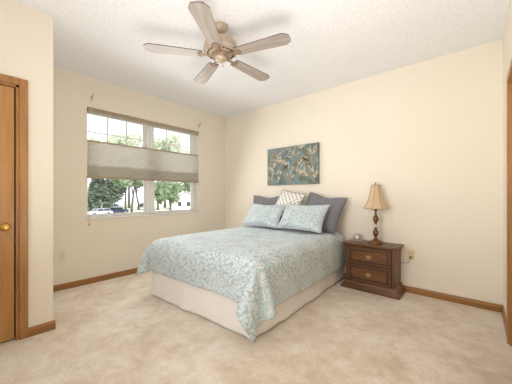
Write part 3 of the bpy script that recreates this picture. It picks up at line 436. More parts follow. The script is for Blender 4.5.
0,0,0,0,0,-1,0,1,0,0,0,0,0,0,0,-2,-8,-5,-2,14,11,-11,-19,-17,-19,-4,4,7,9,8,8,6,-20,-6,-6,-3,3,13,16,15,14,-4,-3,-1,-1,1,1,0,1,0,-1,0,1,-1,-1,2,-1,1,
-1,0,0,0,1,0,0,0,0,0,0,0,-1,1,-1,1,-2,-3,-6,-7,-2,15,12,-8,-19,-15,-21,-14,-1,4,8,9,8,8,-14,-5,-6,-1,8,15,15,15,13,-4,-2,-1,-2,1,0,1,0,-1,2,-1,1,0,0,
0,-1,1,0,0,0,0,0,-1,1,0,-1,0,1,-1,0,1,-2,0,-2,-4,-6,-8,0,16,12,-4,-20,-14,-20,-20,-8,-1,5,9,9,9,157,19,20,19,19,20,19,19,16,11,3,0,0,0,0,0,0,0,0,0,0,
0,0,0,0,0,0,0,0,0,0,0,0,0,0,0,0,0,0,0,0,0,0,0,0,0,0,-3,-9,-16,-18,-20,-19,-19,-20,-19,-19,-20,-19,-19,55,20,19,19,20,19,20,18,16,11,3,0,0,0,0,0,0,0,0,
0,0,0,0,0,0,0,0,0,0,0,0,0,0,0,0,0,0,0,0,0,0,0,0,0,0,0,0,-3,-9,-16,-18,-20,-19,-19,-20,-19,-19,-20,-19,-19,55,20,19,19,20,19,20,18,16,11,3,0,0,0,0,0,0,
0,0,0,0,0,0,0,0,0,0,0,0,0,0,0,0,0,0,0,0,0,0,0,0,0,0,0,0,0,0,-2,-10,-16,-18,-20,-19,-19,-20,-19,-19,-20,-19,-19,55,20,19,20,19,19,20,18,16,11,3,0,0,0,
0,0,0,0,0,0,0,0,0,0,0,0,0,0,0,0,0,0,0,0,0,0,0,0,0,0,0,0,0,0,0,0,0,-2,-10,-16,-18,-20,-19,-19,-20,-19,-19,-20,-19,-19,56,19,19,20,19,19,20,18,17,10,3,
0,0,0,0,0,0,0,0,0,0,0,0,0,0,0,0,0,0,0,0,0,0,0,0,0,0,0,0,0,0,0,0,0,0,0,0,-2,-10,-15,-19,-20,-19,-19,-20,-19,-19,-20,-19,-19,56,19,19,20,19,19,20,18,17,
10,3,0,0,0,0,0,0,0,0,0,0,0,0,0,0,0,0,0,0,0,0,0,0,0,0,0,0,0,0,0,0,0,0,0,0,0,0,-2,-10,-15,-19,-20,-19,-19,-20,-19,-19,-20,-19,-19,56,19,19,20,19,19,20,
18,17,10,3,0,0,0,0,0,0,0,0,0,0,0,0,0,0,0,0,0,0,0,0,0,0,0,0,0,0,0,0,0,0,0,0,0,0,0,0,-2,-10,-15,-19,-20,-19,-19,-20,-19,-19,-20,-19,-19,56,19,19,20,19,
19,20,18,17,10,3,0,0,0,0,0,0,0,0,0,0,0,0,0,0,0,0,0,0,0,0,0,0,0,0,0,0,0,0,0,0,0,0,0,0,0,0,-2,-10,-15,-19,-20,-19,-19,-20,-19,-19,-20,-19,-19,56,19,19,
20,19,19,20,18,17,10,3,0,0,0,0,0,0,0,0,0,0,0,0,0,0,0,0,0,0,0,0,0,0,0,0,0,0,0,0,0,0,0,0,0,0,0,0,-2,-10,-15,-19,-20,-19,-19,-20,-19,-19,-20,-19,-19,55,
20,19,20,19,19,20,18,17,10,3,0,0,0,0,0,0,0,0,0,0,0,0,0,0,0,0,0,0,0,0,0,0,0,0,0,0,0,0,0,0,0,0,0,0,0,0,-2,-10,-15,-19,-20,-19,-19,-20,-19,-19,-20,-19,
-19,56,19,19,20,19,19,20,19,16,10,3,0,0,0,0,0,0,0,0,0,0,0,0,0,0,0,0,0,0,0,0,0,0,0,0,0,0,0,0,0,0,0,0,0,0,0,0,-2,-10,-15,-19,-20,-19,-19,-20,-19,-19,
-20,-19,-19,56,19,19,20,19,19,20,18,17,10,3,0,0,0,0,0,0,0,0,0,0,0,0,0,0,0,0,0,0,0,0,0,0,0,0,0,0,0,0,0,0,0,0,0,0,0,0,-2,-10,-15,-19,-20,-19,-19,-20,
-19,-19,-20,-19,-19,56,19,19,20,19,19,20,19,16,10,3,0,0,0,0,0,0,0,0,0,0,0,0,0,0,0,0,0,0,0,0,0,0,0,0,0,0,0,0,0,0,0,0,0,0,0,0,-2,-10,-15,-19,-20,-19,
-19,-20,-19,-19,-20,-19,-19,56,19,19,20,19,19,20,19,16,10,3,0,0,0,0,0,0,0,0,0,0,0,0,0,0,0,0,0,0,0,0,0,0,0,0,0,0,0,0,0,0,0,0,0,0,0,0,-2,-10,-15,-19,
-20,-19,-19,-20,-19,-19,-20,-19,-19,56,19,19,20,19,19,20,19,16,10,3,0,0,0,0,0,0,0,0,0,0,0,0,0,0,0,0,0,0,0,0,0,0,0,0,0,0,0,0,0,0,0,0,0,0,0,0,-2,-10,
-15,-19,-20,-19,-19,-20,-19,-19,-20,-19,-19,56,19,19,20,19,19,20,18,17,10,3,0,0,0,0,0,0,0,0,0,0,0,0,0,0,0,0,0,0,0,0,0,0,0,0,0,0,0,0,0,0,0,0,0,0,0,0,
-2,-10,-15,-19,-20,-19,-19,-20,-19,-19,-20,-19,-19,56,19,19,20,19,19,20,19,16,10,3,0,0,0,0,0,0,0,0,0,0,0,0,0,0,0,0,0,0,0,0,0,0,0,0,0,0,0,0,0,0,0,0,0,
0,0,0,-2,-10,-15,-19,-20,-19,-19,-20,-19,-19,-20,-19,-19,56,19,19,20,19,19,20,18,17,10,3,0,0,0,0,0,0,0,0,0,0,0,0,0,0,0,0,0,0,0,0,0,0,0,0,0,0,0,0,0,0,
0,0,0,0,0,0,-2,-10,-15,-19,-20,-19,-19,-20,-19,-19,-20,-19,-19,56,19,19,20,19,19,20,18,17,10,3,0,0,0,0,0,0,0,0,0,0,0,0,0,0,0,0,0,0,0,0,0,0,0,0,0,0,0,
0,0,0,0,0,0,0,0,0,-2,-10,-15,-19,-20,-19,-19,-20,-19,-19,-20,-19,-19,56,19,19,20,19,19,20,18,17,10,3,0,0,0,0,0,0,0,0,0,0,0,0,0,0,0,0,0,0,0,0,0,0,0,0,
0,0,0,0,0,0,0,0,0,0,0,0,-2,-10,-15,-19,-20,-19,-19,-20,-19,-19,-20,-19,-19,56,19,19,20,19,19,20,19,16,10,3,0,0,0,0,0,0,0,0,0,0,0,0,0,0,0,0,0,0,0,0,0,
0,0,0,0,0,0,0,0,0,0,0,0,0,0,0,-2,-10,-15,-19,-20,-19,-19,-20,-19,-19,-20,-19,-19,56,19,19,20,19,19,20,18,17,10,3,0,0,0,0,0,0,0,0,0,0,0,0,0,0,0,0,0,0,
0,0,0,0,0,0,0,0,0,0,0,0,0,0,0,0,0,0,-2,-10,-15,-19,-20,-19,-19,-20,-19,-19,-20,-19,-19,56,19,19,20,19,19,20,19,16,10,3,0,0,0,0,0,0,0,0,0,0,0,0,0,0,0,
0,0,0,0,0,0,0,0,0,0,0,0,0,0,0,0,0,0,0,0,0,-2,-10,-15,-19,-20,-19,-19,-20,-19,-19,-20,-19,-19,56,19,19,20,19,19,20,18,17,10,3,0,0,0,0,0,0,0,0,0,0,1,-1,
0,0,0,0,0,0,0,0,0,0,0,0,0,0,0,0,0,0,0,0,0,0,0,0,-2,-10,-15,-19,-20,-19,-19,-20,-19,-19,-20,-19,-19,56,19,19,20,19,19,20,18,17,10,3,0,0,0,0,0,0,0,0,0,
0,0,0,0,0,0,0,0,0,0,0,0,0,0,0,0,0,0,0,0,0,0,0,0,0,0,0,-2,-10,-15,-19,-20,-19,-19,-20,-19,-19,-20,-19,-19,56,19,19,20,19,19,20,19,16,10,3,0,0,0,0,0,0,
0,0,0,0,0,0,0,0,0,0,0,0,0,0,0,0,0,0,0,0,0,0,0,0,0,0,0,0,0,0,-2,-10,-15,-19,-20,-19,-19,-20,-19,-19,-20,-19,-19,56,19,19,20,19,19,20,18,17,10,3,0,0,0,
0,0,0,0,0,0,0,0,0,0,0,0,0,0,0,0,0,0,0,0,0,0,0,0,0,0,0,0,0,0,0,0,0,-2,-10,-15,-19,-20,-19,-19,-20,-19,-19,-20,-19,-19,56,19,19,20,19,19,20,18,17,10,3,
0,0,0,0,0,0,0,0,0,0,0,0,0,0,0,0,0,0,0,0,0,0,0,0,0,0,0,0,0,0,0,0,0,0,0,0,-2,-10,-15,-19,-20,-19,-19,-20,-19,-19,-20,-19,-19,56,19,19,20,19,19,20,18,17,
10,3,0,0,0,0,0,0,0,0,0,0,0,0,0,0,0,0,0,0,0,0,0,0,0,0,0,0,0,0,0,0,0,0,0,0,0,0,-2,-10,-15,-19,-20,-19,-19,-20,-19,-19,-20,-19,-19,56,19,19,19,20,19,20,
18,17,10,3,0,0,0,0,0,0,0,0,0,0,0,0,0,0,0,0,0,0,0,0,0,0,0,0,0,0,0,0,0,0,0,0,0,0,0,0,-2,-10,-15,-19,-20,-19,-19,-20,-19,-19,-20,-19,-19,56,19,19,20,19,
19,20,18,17,10,3,0,0,0,0,0,0,0,0,0,0,0,0,0,0,0,0,0,0,0,0,0,0,0,0,0,0,0,0,0,0,0,0,0,0,0,0,-2,-10,-15,-19,-20,-19,-19,-20,-19,-19,-20,-19,-19,56,19,19,
20,19,19,20,18,17,10,3,0,0,0,0,0,0,0,0,0,0,0,0,0,0,0,0,0,0,0,0,0,0,0,0,0,0,0,0,0,0,0,0,0,0,0,0,-2,-10,-15,-19,-20,-19,-19,-20,-19,-19,-20,-19,-19,56,
19,19,20,19,19,20,18,17,10,3,0,0,0,0,0,0,0,0,0,0,0,0,0,0,0,0,0,0,0,0,0,0,0,0,0,0,0,0,0,0,0,0,0,0,0,0,-2,-10,-15,-19,-20,-19,-19,-20,-19,-19,-20,-19,
-19,56,19,19,20,19,19,20,18,17,10,3,0,0,0,0,0,0,0,0,0,0,0,0,0,0,0,0,0,0,0,0,0,0,0,0,0,0,0,0,0,0,0,0,0,0,0,0,-2,-10,-15,-19,-20,-19,-19,-20,-19,-19,
-20,-19,-19,56,19,19,20,19,19,20,18,17,10,3,0,0,0,0,0,0,0,0,0,0,1,-1,0,0,0,0,0,0,0,0,0,0,0,0,0,0,0,0,0,0,0,0,0,0,0,0,-2,-10,-15,-19,-20,-19,-19,-20,
-19,-19,-20,-19,-19,56,19,19,20,19,19,20,18,17,10,3,0,0,0,0,0,0,0,0,0,0,0,0,0,0,0,0,0,0,0,0,0,0,0,0,0,0,0,0,0,0,0,0,0,0,0,0,-2,-10,-15,-19,-20,-19,
-19,-20,-19,-19,-20,-19,-19,56,19,19,20,19,19,20,18,17,10,3,0,0,0,0,0,0,0,0,0,0,0,0,0,0,0,0,0,0,0,0,0,0,0,0,0,0,0,0,0,0,0,0,0,0,0,0,-2,-10,-15,-19,
-20,-19,-19,-20,-19,-19,-20,-19,-19,56,19,19,20,19,19,20,18,17,10,3,0,0,0,0,0,0,0,0,0,0,0,0,0,0,0,0,0,0,0,0,0,0,0,0,0,0,0,0,0,0,0,0,0,0,0,0,-2,-10,
-15,-19,-20,-19,-19,-20,-19,-19,-20,-19,-19,56,19,19,20,19,19,20,18,17,10,3,0,0,0,0,0,0,0,0,0,0,0,0,0,0,0,0,0,0,0,0,0,0,0,0,0,0,0,0,0,0,0,0,0,0,0,0,
-2,-10,-15,-19,-20,-19,-19,-20,-19,-19,-20,-19,-19,56,19,19,20,19,19,20,18,17,10,3,0,0,0,0,0,0,0,0,0,0,0,0,0,0,0,0,0,0,0,0,0,0,0,0,0,0,0,0,0,0,0,0,0,
0,0,0,-2,-10,-15,-19,-20,-19,-19,-20,-19,-19,-20,-19,-19,56,19,19,20,19,19,20,19,16,10,3,0,0,0,0,0,0,0,0,0,0,0,0,0,0,0,0,0,0,0,0,0,0,0,0,0,0,0,0,0,0,
0,0,0,0,0,0,-2,-10,-15,-19,-20,-19,-19,-20,-19,-19,-20,-19,-19,56,19,19,20,19,19,20,19,16,10,3,0,0,0,0,0,0,0,0,0,0,0,0,0,0,0,0,0,0,0,0,0,0,0,0,0,0,0,
0,0,0,0,0,0,0,0,0,-2,-10,-15,-19,-20,-19,-19,-20,-19,-19,-20,-19,-19,56,19,19,20,19,19,20,19,16,10,3,0,0,0,0,0,0,0,0,0,0,0,0,0,0,0,0,0,0,0,0,0,0,0,0,
0,0,0,0,0,0,0,0,0,0,0,0,-2,-10,-15,-19,-20,-19,-19,-20,-19,-19,-20,-19,-19,56,19,19,20,19,19,20,19,16,10,3,0,0,0,0,0,0,0,0,0,0,0,0,0,0,0,0,0,0,0,0,0,
0,0,0,0,0,0,0,0,0,0,0,0,0,0,0,-2,-10,-15,-19,-20,-19,-19,-20,-19,-19,-20,-19,-19,56,19,19,20,19,19,20,19,16,10,3,0,0,0,0,0,0,0,0,0,0,0,0,0,0,0,0,0,0,
0,0,0,0,0,0,0,0,0,0,0,0,0,0,0,0,0,0,-2,-10,-15,-19,-20,-19,-19,-20,-19,-19,-20,-19,-19,56,20,18,20,19,19,20,19,16,10,3,0,0,0,0,0,0,0,0,0,0,0,0,0,0,0,
0,0,0,0,0,0,0,0,0,0,0,0,0,0,0,0,0,0,0,0,0,-2,-10,-15,-19,-20,-19,-19,-20,-19,-19,-20,-19,-19,58,18,20,18,20,19,19,19,16,10,3,0,0,0,0,0,0,0,0,0,0,0,0,
0,0,0,0,0,0,0,0,0,0,0,0,0,0,0,0,0,0,0,0,0,0,0,0,-2,-10,-15,-19,-20,-19,-19,-20,-19,-19,-20,-19,-19,61,19,17,19,18,20,18,19,16,10,3,0,0,0,0,0,0,0,0,0,
0,0,0,0,0,0,0,0,0,0,0,0,0,0,0,0,0,0,0,0,0,0,0,0,0,0,0,-2,-10,-16,-18,-20,-19,-19,-20,-20,-19,-19,-20,-19,65,19,18,18,19,16,19,19,15,10,3,0,0,0,0,0,0,
0,0,0,0,0,0,0,0,0,0,0,0,0,0,0,0,0,0,0,0,0,0,0,0,0,0,0,0,0,0,-2,-10,-16,-18,-20,-19,-20,-19,-20,-19,-19,-19,-19,68,18,18,19,18,17,18,16,15,10,3,0,0,0,
0,0,0,0,0,0,0,0,0,0,0,0,0,0,0,0,0,0,0,0,0,0,0,0,0,0,0,0,0,0,0,0,1,-3,-10,-15,-19,-20,-19,-20,-19,-19,-19,-19,-18,-19,64,18,18,19,18,17,18,17,15,10,3,
-1,1,0,0,0,0,0,0,0,0,0,0,0,0,0,0,0,0,0,0,0,0,0,0,0,0,0,0,0,0,0,0,0,0,0,0,-3,-9,-16,-17,-18,-20,-18,-20,-19,-19,-19,-19,-18,59,19,18,18,18,17,18,15,18,
6,3,0,0,0,0,0,0,-1,0,1,0,0,0,0,0,0,0,0,0,0,0,0,0,0,0,0,0,0,0,0,0,0,0,-1,0,0,1,-1,-8,-18,-19,-16,-19,-19,-19,-18,-19,-19,-19,-18,60,18,19,18,18,17,17,
18,4,11,-2,0,0,1,0,0,0,0,0,0,0,0,0,0,0,0,0,0,0,0,0,0,0,0,0,0,0,0,0,0,0,0,0,0,0,0,-1,1,-2,-16,-19,-19,-19,-19,-18,-20,-18,-19,-19,-18,65,19,18,18,17,
17,16,8,9,1,0,0,0,0,0,0,0,0,0,0,0,0,0,0,0,0,0,0,0,0,0,0,0,0,0,0,0,0,0,0,0,0,0,0,1,-1,1,-1,-2,-5,-17,-20,-19,-19,-20,-18,-20,-18,-19,-19,72,18,18,17,
17,15,9,8,2,1,0,0,0,0,0,0,0,0,0,0,0,0,0,0,1,0,-1,0,1,0,-1,0,0,0,0,0,0,0,1,0,-1,1,0,0,0,0,0,-1,-2,-2,-9,-18,-20,-19,-19,-20,-19,-19,-19,-19,78,19,17,
16,12,9,9,4,1,1,0,0,0,0,0,0,0,0,0,0,0,0,0,0,0,0,0,0,0,0,0,0,0,0,0,0,0,0,0,0,0,0,0,0,1,0,1,-2,-2,0,-4,-14,-18,-20,-20,-19,-20,-19,-19,-19,86,16,14,11,
9,8,7,2,1,0,1,0,0,0,0,1,0,0,0,0,0,0,0,0,0,0,0,0,0,0,0,0,0,0,0,0,0,0,0,0,0,0,0,0,0,0,1,-2,-1,-1,-2,-6,-17,-19,-20,-19,-20,-20,-19,-19,89,12,11,8,9,7,4,
2,1,0,1,0,0,0,0,0,0,0,0,0,0,0,0,0,0,0,0,0,0,0,0,0,0,0,0,0,0,0,0,0,0,0,1,0,0,1,0,-2,-1,0,-2,-2,-12,-17,-20,-20,-20,-20,-19,-19,86,10,9,9,8,5,2,1,2,0,0,
1,0,1,0,0,0,0,0,0,0,0,0,0,0,0,0,0,0,0,0,0,0,0,0,0,0,0,0,0,0,0,0,0,1,1,0,-2,-2,0,-2,-1,-6,-15,-18,-19,-20,-21,-20,-19,81,10,8,9,6,3,2,2,1,0,1,0,0,0,0,
0,0,0,0,0,1,0,0,0,0,0,0,0,0,0,0,0,0,0,0,0,0,0,0,0,0,0,0,0,1,1,0,-2,-1,-1,-1,-1,-3,-10,-16,-19,-20,-20,-21,-20,76,8,9,8,4,3,1,1,2,0,0,1,0,1,0,0,0,0,0,
0,0,0,0,0,0,0,0,0,0,0,0,0,0,0,0,0,0,0,0,0,0,0,0,0,1,1,0,-2,-1,-1,-1,-1,-1,-7,-12,-17,-19,-20,-21,-22,]
# ------------------------------------------------------------------ room shell
TL = .26; H = 2.74; XR = 4.098; YF = -4.32; CX = 1.081; CY = -3.014; T = .14
WY0, WY1, WZ0, WZ1 = -2.45, -.645, .868, 2.345           # window in view
DC0, DC1 = -4.02, -3.24                                   # closet door leaf
DR0, DR1 = -1.53, -.735                                    # right door leaf
DH = 2.065
f = MB(); f.box(-TL, XR + T, YF - T, T, -.15, 0); struct_obj(f, 'floor', M['carpet'])
f = MB(); f.box(-TL, XR + T, YF - T, T, H, H + .15); struct_obj(f, 'ceiling', M['ceiling'])
struct_obj(wall_slab('X', -TL, 0, YF - T, T, 0, H, [(WY0, WY1, WZ0, WZ1)]), 'wall_left', M['wall'])
struct_obj(wall_slab('Y', 0, T, 0, XR, 0, H, []), 'wall_back', M['wall'])
struct_obj(wall_slab('X', XR, XR + T, YF - T, T, 0, H, [(DR0, DR1, 0, DH)]), 'wall_right', M['wall'])
struct_obj(wall_slab('Y', YF - T, YF, 0, XR, 0, H, [(1.5, 3.6, .85, 2.3)]), 'wall_front', M['wall'])
w = wall_slab('X', CX - .1, CX, YF, CY, 0, H, [(DC0, DC1, 0, DH)]); w.box(0, CX - .1, CY - .1, CY, 0, H); struct_obj(w, 'wall_closet', M['wall'])

# window in view: two units of an upper sash with a grid and a plain lower sash
win = tag(empty('window_1', (0, 0, 0)), kind='structure')
fx0, fx1 = -.24, -.155
def bars(mb, y0, y1, z0, z1, x0, x1, wy, wz=None):
    wz = wz or wy
    mb.box(x0, x1, y0, y0 + wy, z0, z1, .003); mb.box(x0, x1, y1 - wy, y1, z0, z1, .003)
    mb.box(x0, x1, y0 + wy - .002, y1 - wy + .002, z0, z0 + wz, .003); mb.box(x0, x1, y0 + wy - .002, y1 - wy + .002, z1 - wz, z1, .003)
mb = MB(); bars(mb, WY0, WY1, WZ0, WZ1, fx0, fx1, .025, .014); struct_obj(mb, 'window_frame', M['vinyl'], win)
ym = -1.512; mb = MB(); mb.box(fx0 + .005, fx1 + .005, ym - .058, ym + .058, WZ0 + .012, WZ1 - .012, .004); mb.box(fx1, fx1 + .012, ym - .012, ym + .012, WZ0 + .012, WZ1 - .012, .003)
struct_obj(mb, 'mullion', M['vinyl'], win)
ZM = 1.60
for (a, b) in ((WY0 + .022, ym - .055), (ym + .055, WY1 - .022)):
    for (z0, z1, dx, upper) in ((ZM - .02, WZ1 - .012, -.125, True), (WZ0 + .012, ZM + .02, -.10, False)):
        mb = MB(); bars(mb, a, b, z0, z1, -.095 + dx, -.07 + dx, .036, .026); s = struct_obj(mb, 'upper_sash' if upper else 'lower_sash', M['vinyl'], win)
        g = MB(); g.box(-.086 + dx, -.082 + dx, a + .026, b - .026, z0 + .03, z1 - .03); struct_obj(g, 'glass_pane', M['glass'], s)
        if upper:
            g = MB(); gy0, gy1, gz0, gz1 = a + .028, b - .028, z0 + .032, z1 - .032
            for k in (1, 2): g.box(-.081 + dx, -.073 + dx, gy0 + (gy1 - gy0) * k / 3 - .009, gy0 + (gy1 - gy0) * k / 3 + .009, gz0, gz1)
            for zz in (2.06, 1.84): g.box(-.0805 + dx, -.0735 + dx, gy0, gy1, zz - .008, zz + .008)
            struct_obj(g, 'muntin_grid', M['vinyl'], s)
mb = MB(); mb.box(-.158, .014, WY0 - .004, WY1 + .004, WZ0 - .018, WZ0 + .002, .004); struct_obj(mb, 'trim_1', M['white'])
# unseen window behind the camera, added as an opening for the fill light
w2 = tag(empty('added_window'), kind='structure')
mb = MB()
for (a, b) in ((1.5, 1.55), (2.5, 2.6), (3.55, 3.6)): mb.box(a, b, YF - .12, YF - .06, .85, 2.3, .003)
mb.box(1.5, 3.6, YF - .12, YF - .06, .85, .9, .003); mb.box(1.5, 3.6, YF - .12, YF - .06, 2.25, 2.3, .003); struct_obj(mb, 'window_frame', M['vinyl'], w2)
for (a, b) in ((1.55, 2.5), (2.6, 3.55)):
    g = MB(); g.box(a, b, YF - .092, YF - .088, .9, 2.25); struct_obj(g, 'glass_pane', M['glass'], w2)

# doors with casing
def casing_x(name, x, sgn, y0, y1, ztop, w=.056, t=.018):
    mb = MB(); X0, X1 = sorted((x, x + sgn * t))
    mb.box(X0, X1, y1, y1 + w, 0, ztop + w, .004); mb.box(X0, X1, y0 - w, y0, 0, ztop + w, .004); mb.box(X0, X1, y0 - .002, y1 + .002, ztop, ztop + w, .004)
    a, b = sorted((x - sgn * .1, x + sgn * .004))
    mb.box(a, b, y1 - .018, y1 + .004, 0, ztop, 0); mb.box(a, b, y0 - .004, y0 + .018, 0, ztop, 0); mb.box(a, b, y0, y1, ztop - .018, ztop + .004, 0)
    return struct_obj(mb, name, M['oak'])
casing_x('trim_2', CX, 1, DC0 - .003, DC1 + .003, DH)
casing_x('trim_3', XR, -1, DR0 - .003, DR1 + .003, DH)
def knob(parent, x, y, z, sgn):
    m4 = Matrix.Translation((x, y, z)) @ Matrix.Rotation(sgn * PI / 2, 4, 'Y')
    k = MB(); k.lathe([(0, 0), (.032, 0), (.032, .004), (.024, .010), (.014, .014), (.011, .02), (.011, .034), (.02, .040), (.028, .05), (.029, .058), (.024, .067), (.012, .071), (0, .072)], 28, mat=m4)
    return tag(k.build('door_knob', M['brass'], parent, smooth=True), kind='structure')
d = MB(); d.box(CX - .055, CX - .018, DC0 + .02, DC1 - .022, .012, DH - .02, .003); d1 = struct_obj(d, 'door_1', M['door']); knob(d1, CX - .019, -3.318, .923, 1)
d = MB(); d.box(XR + .018, XR + .055, DR0 + .022, DR1 - .02, .012, DH - .02, .003); d2 = struct_obj(d, 'door_2', M['door'])

# oak baseboards
BP = [(0, 0), (.014, 0), (.014, .052), (.011, .064), (.006, .073), (.0, .075)]
def baseboard(name, axis, fixed, sgn, a0, a1):
    mb = MB()
    if axis == 'Y': mb.prism([(fixed + sgn * u, z) for u, z in BP], a0, a1, 'Y')      # runs along y, poly in x,z
    else: mb.prism([(fixed + sgn * u, z) for u, z in BP], a0, a1, 'X')                 # runs along x, poly in y,z
    struct_obj(mb, name, M['oak_y' if axis == 'Y' else 'oak_x'])
baseboard('baseboard_left', 'Y', 0, 1, CY, 0)
baseboard('baseboard_back', 'X', 0, -1, 0, XR)
baseboard('baseboard_right', 'Y', XR, -1, DR1 + .059, 0)
baseboard('baseboard_closet', 'Y', CX, 1, DC1 + .059, CY + .014)
baseboard('baseboard_alcove', 'X', CY, 1, 0, CX + .0)
baseboard('baseboard_front', 'X', YF, 1, CX, XR)

# ------------------------------------------------------------------ blind and hooks
bl = tag(empty('cellular_shade', (-.004, (WY0 + WY1) / 2, WZ1)), 'beige pleated window shade lowered from the top, covering the middle of the window', 'window shade')
def loc(o, p):  # parts were meshed in world space: bring them into their thing's frame
    o.parent = p; m4 = Matrix.Translation(p.location) @ Matrix.Rotation(p.rotation_euler.z, 4, 'Z'); o.data.transform(m4.inverted()); return o
sy0, sy1 = WY0 + .012, WY1 - .012
mb = MB(); mb.box(-.048, -.002, sy0, sy1, WZ1 - .045, WZ1 - .004, .006); mb.box(-.004, .002, sy0, sy1, WZ1 - .030, WZ1 - .016, .002); loc(mb.build('head_rail', M['rail']), bl)
mb = MB(); mb.box(-.04, -.006, sy0, sy1, WZ1 - .068, WZ1 - .046, .004); loc(mb.build('valance_stack', M['cell']), bl)
mb = MB(); mb.box(-.042, -.004, sy0, sy1, 1.893, 1.910, .005); loc(mb.build('middle_rail', M['rail']), bl)
mb = MB(); mb.box(-.042, -.004, sy0, sy1, 1.402, 1.428, .006); loc(mb.build('bottom_rail', M['rail']), bl)
mb = MB(); n = 26; zs = [1.428 + (1.893 - 1.428) * k / (2 * n) for k in range(2 * n + 1)]
for xa, xb in ((-.014, -.024),):
    V = [(mb.bm.verts.new((xa if k % 2 else xb, sy0, z)), mb.bm.verts.new((xa if k % 2 else xb, sy1, z))) for k, z in enumerate(zs)]
    for a, b in zip(V, V[1:]): mb.bm.faces.new((a[0], a[1], b[1], b[0]))
loc(mb.build('pleated_fabric', M['cell'], recalc=False), bl)
mb = MB(); n = 14; zs = [1.428 + .15 * k / (2 * n) for k in range(2 * n + 1)]      # added back layer of pleats, darkens the blind's lower part
V = [(mb.bm.verts.new((-.027 if k % 2 else -.038, sy0 + .002, z)), mb.bm.verts.new((-.027 if k % 2 else -.038, sy1 - .002, z))) for k, z in enumerate(zs)]
for a, b in zip(V, V[1:]): mb.bm.faces.new((a[0], a[1], b[1], b[0]))
loc(mb.build('added_back_layer', M['cell'], recalc=False), bl)
for yy in (sy0 + .35, -1.55, sy1 - .35):
    mb = MB(); mb.tube([(-.022, yy, 1.9), (-.022, yy, WZ1 - .05)], .0009, 6); loc(mb.build('lift_cord', M['white']), bl)
mb = MB(); yy = WY0 + .02
mb.tube([(.016, yy, WZ1 - .02), (.018, yy, 1.4), (.017, yy, .80)], .0016, 6); mb.lathe([(0, 0), (.006, .003), (.007, .02), (.003, .035), (0, .036)], 12, .017, yy, .77)
tag(loc(mb.build('pull_cord', M['rail']), bl), 'thin tan cord with a small tassel')
def hook(y, z, label):
    h = tag(empty('curtain_bracket', (0, y, z)), label, 'bracket', 'curtain brackets above the window')
    a = MB(); a.box(0, .004, -.011, .011, -.035, .035, .0015); a.build('back_plate', M['nickel'], h)
    a = MB(); a.tube([(.003, 0, .012), (.03, 0, .012), (.055, 0, .016), (.066, 0, .028), (.062, 0, .044), (.05, 0, .048)], .005, 8); a.tube([(.003, 0, -.012), (.02, 0, -.004), (.032, 0, .01)], .004, 8); a.build('hook_arm', M['nickel'], h)
    return h
hook(-2.395, 2.468, 'small silver curtain bracket above the left end of the window')
hook(-.655, 2.455, "small silver curtain bracket above the window's end nearest the bed")

# ------------------------------------------------------------------ outlets
def outlet(loc_, rz, mat, label):
    o = tag(empty('wall_outlet', loc_, rz), label, 'outlet')
    a = MB(); a.box(-.036, .036, -.006, 0, -.058, .058, .003); a.build('cover_plate', mat, o)
    for dz in (-.022, .022):
        a = MB(); a.prism([(-.016, -.012), (-.010, -.016), (.010, -.016), (.016, -.012), (.016, .012), (.010, .016), (-.010, .016), (-.016, .012)], -.0078, -.005, 'Y', mat=Matrix.Translation((0, 0, dz))); s = a.build('socket', mat, o)
        a = MB(); a.box(-.008, -.005, -.0084, -.0075, dz - .004, dz + .006); a.box(.005, .008, -.0084, -.0075, dz - .004, dz + .005); a.box(-.002, .002, -.0084, -.0075, dz - .011, dz - .007); a.build('slots', M['slot'], s)
    a = MB(); a.lathe([(0, 0), (.003, .0), (.003, .0012), (0, .0016)], 10, mat=Matrix.Translation((0, -.006, 0)) @ Matrix.Rotation(PI / 2, 4, 'X')); a.build('screw', M['nickel'], o)
    return o
outlet((0, -2.718, .425), PI / 2, M['ivory'], 'white wall outlet low on the wall below the window')
outlet((3.298, 0, .455), 0, M['almond'], "yellowed wall outlet beside the nightstand with the lamp's plug in it")

# ------------------------------------------------------------------ ceiling fan
fan = tag(empty('ceiling_fan', (2.10, -1.97, H), R(-55.5)), 'five-bladed whitewashed ceiling fan with a bronze motor, hanging from the ceiling', 'ceiling fan')
a = MB(); a.lathe([(0, 0), (.066, 0), (.068, -.008), (.062, -.03), (.046, -.05), (.026, -.062), (.014, -.066), (0, -.066)], 36); a.build('canopy', M['fan_metal'], fan)
a = MB(); a.lathe([(0, -.06), (.012, -.06), (.012, -.13), (0, -.13)], 18); a.lathe([(0, -.112), (.024, -.112), (.03, -.125), (.03, -.135), (0, -.135)], 24); a.build('downrod', M['fan_metal'], fan)
a = MB(); a.lathe([(0, -.125), (.045, -.125), (.095, -.132), (.132, -.148), (.147, -.168), (.152, -.19), (.152, -.215), (.158, -.222), (.158, -.236), (.150, -.242), (.125, -.252), (.085, -.262), (0, -.262)], 48); mh = a.build('motor_housing', M['fan_metal'], fan)
a = MB()
for k in range(20):
    an = 2 * PI * (k + .5) / 20; m4 = Matrix.Rotation(an, 4, 'Z') @ Matrix.Translation((.112, 0, -.2555)) @ Matrix.Rotation(R(25), 4, 'Y'); a.box(-.014, .014, -.008, .008, -.003, .003, mat=m4)
a.build('vent_slots', M['fan_slot'], mh)
a = MB(); a.lathe([(0, -.26), (.078, -.26), (.08, -.268), (.07, -.276), (.07, -.284), (0, -.284)], 36); a.build('flywheel', M['fan_iron'], fan)
a = MB(); a.lathe([(0, -.28), (.05, -.28), (.056, -.286), (.057, -.302), (.05, -.318), (.03, -.328), (.012, -.332), (.010, -.339), (0, -.341)], 32); a.build('switch_housing', M['fan_metal'], fan)
a = MB(); a.tube([(.036, .03, -.318), (.042, .032, -.34), (.042, .032, -.38)], .0016, 6); a.lathe([(0, -.40), (.004, -.397), (.005, -.388), (.002, -.378), (0, -.378)], 10, .042, .032); a.build('pull_chain', M['fan_iron'], fan)
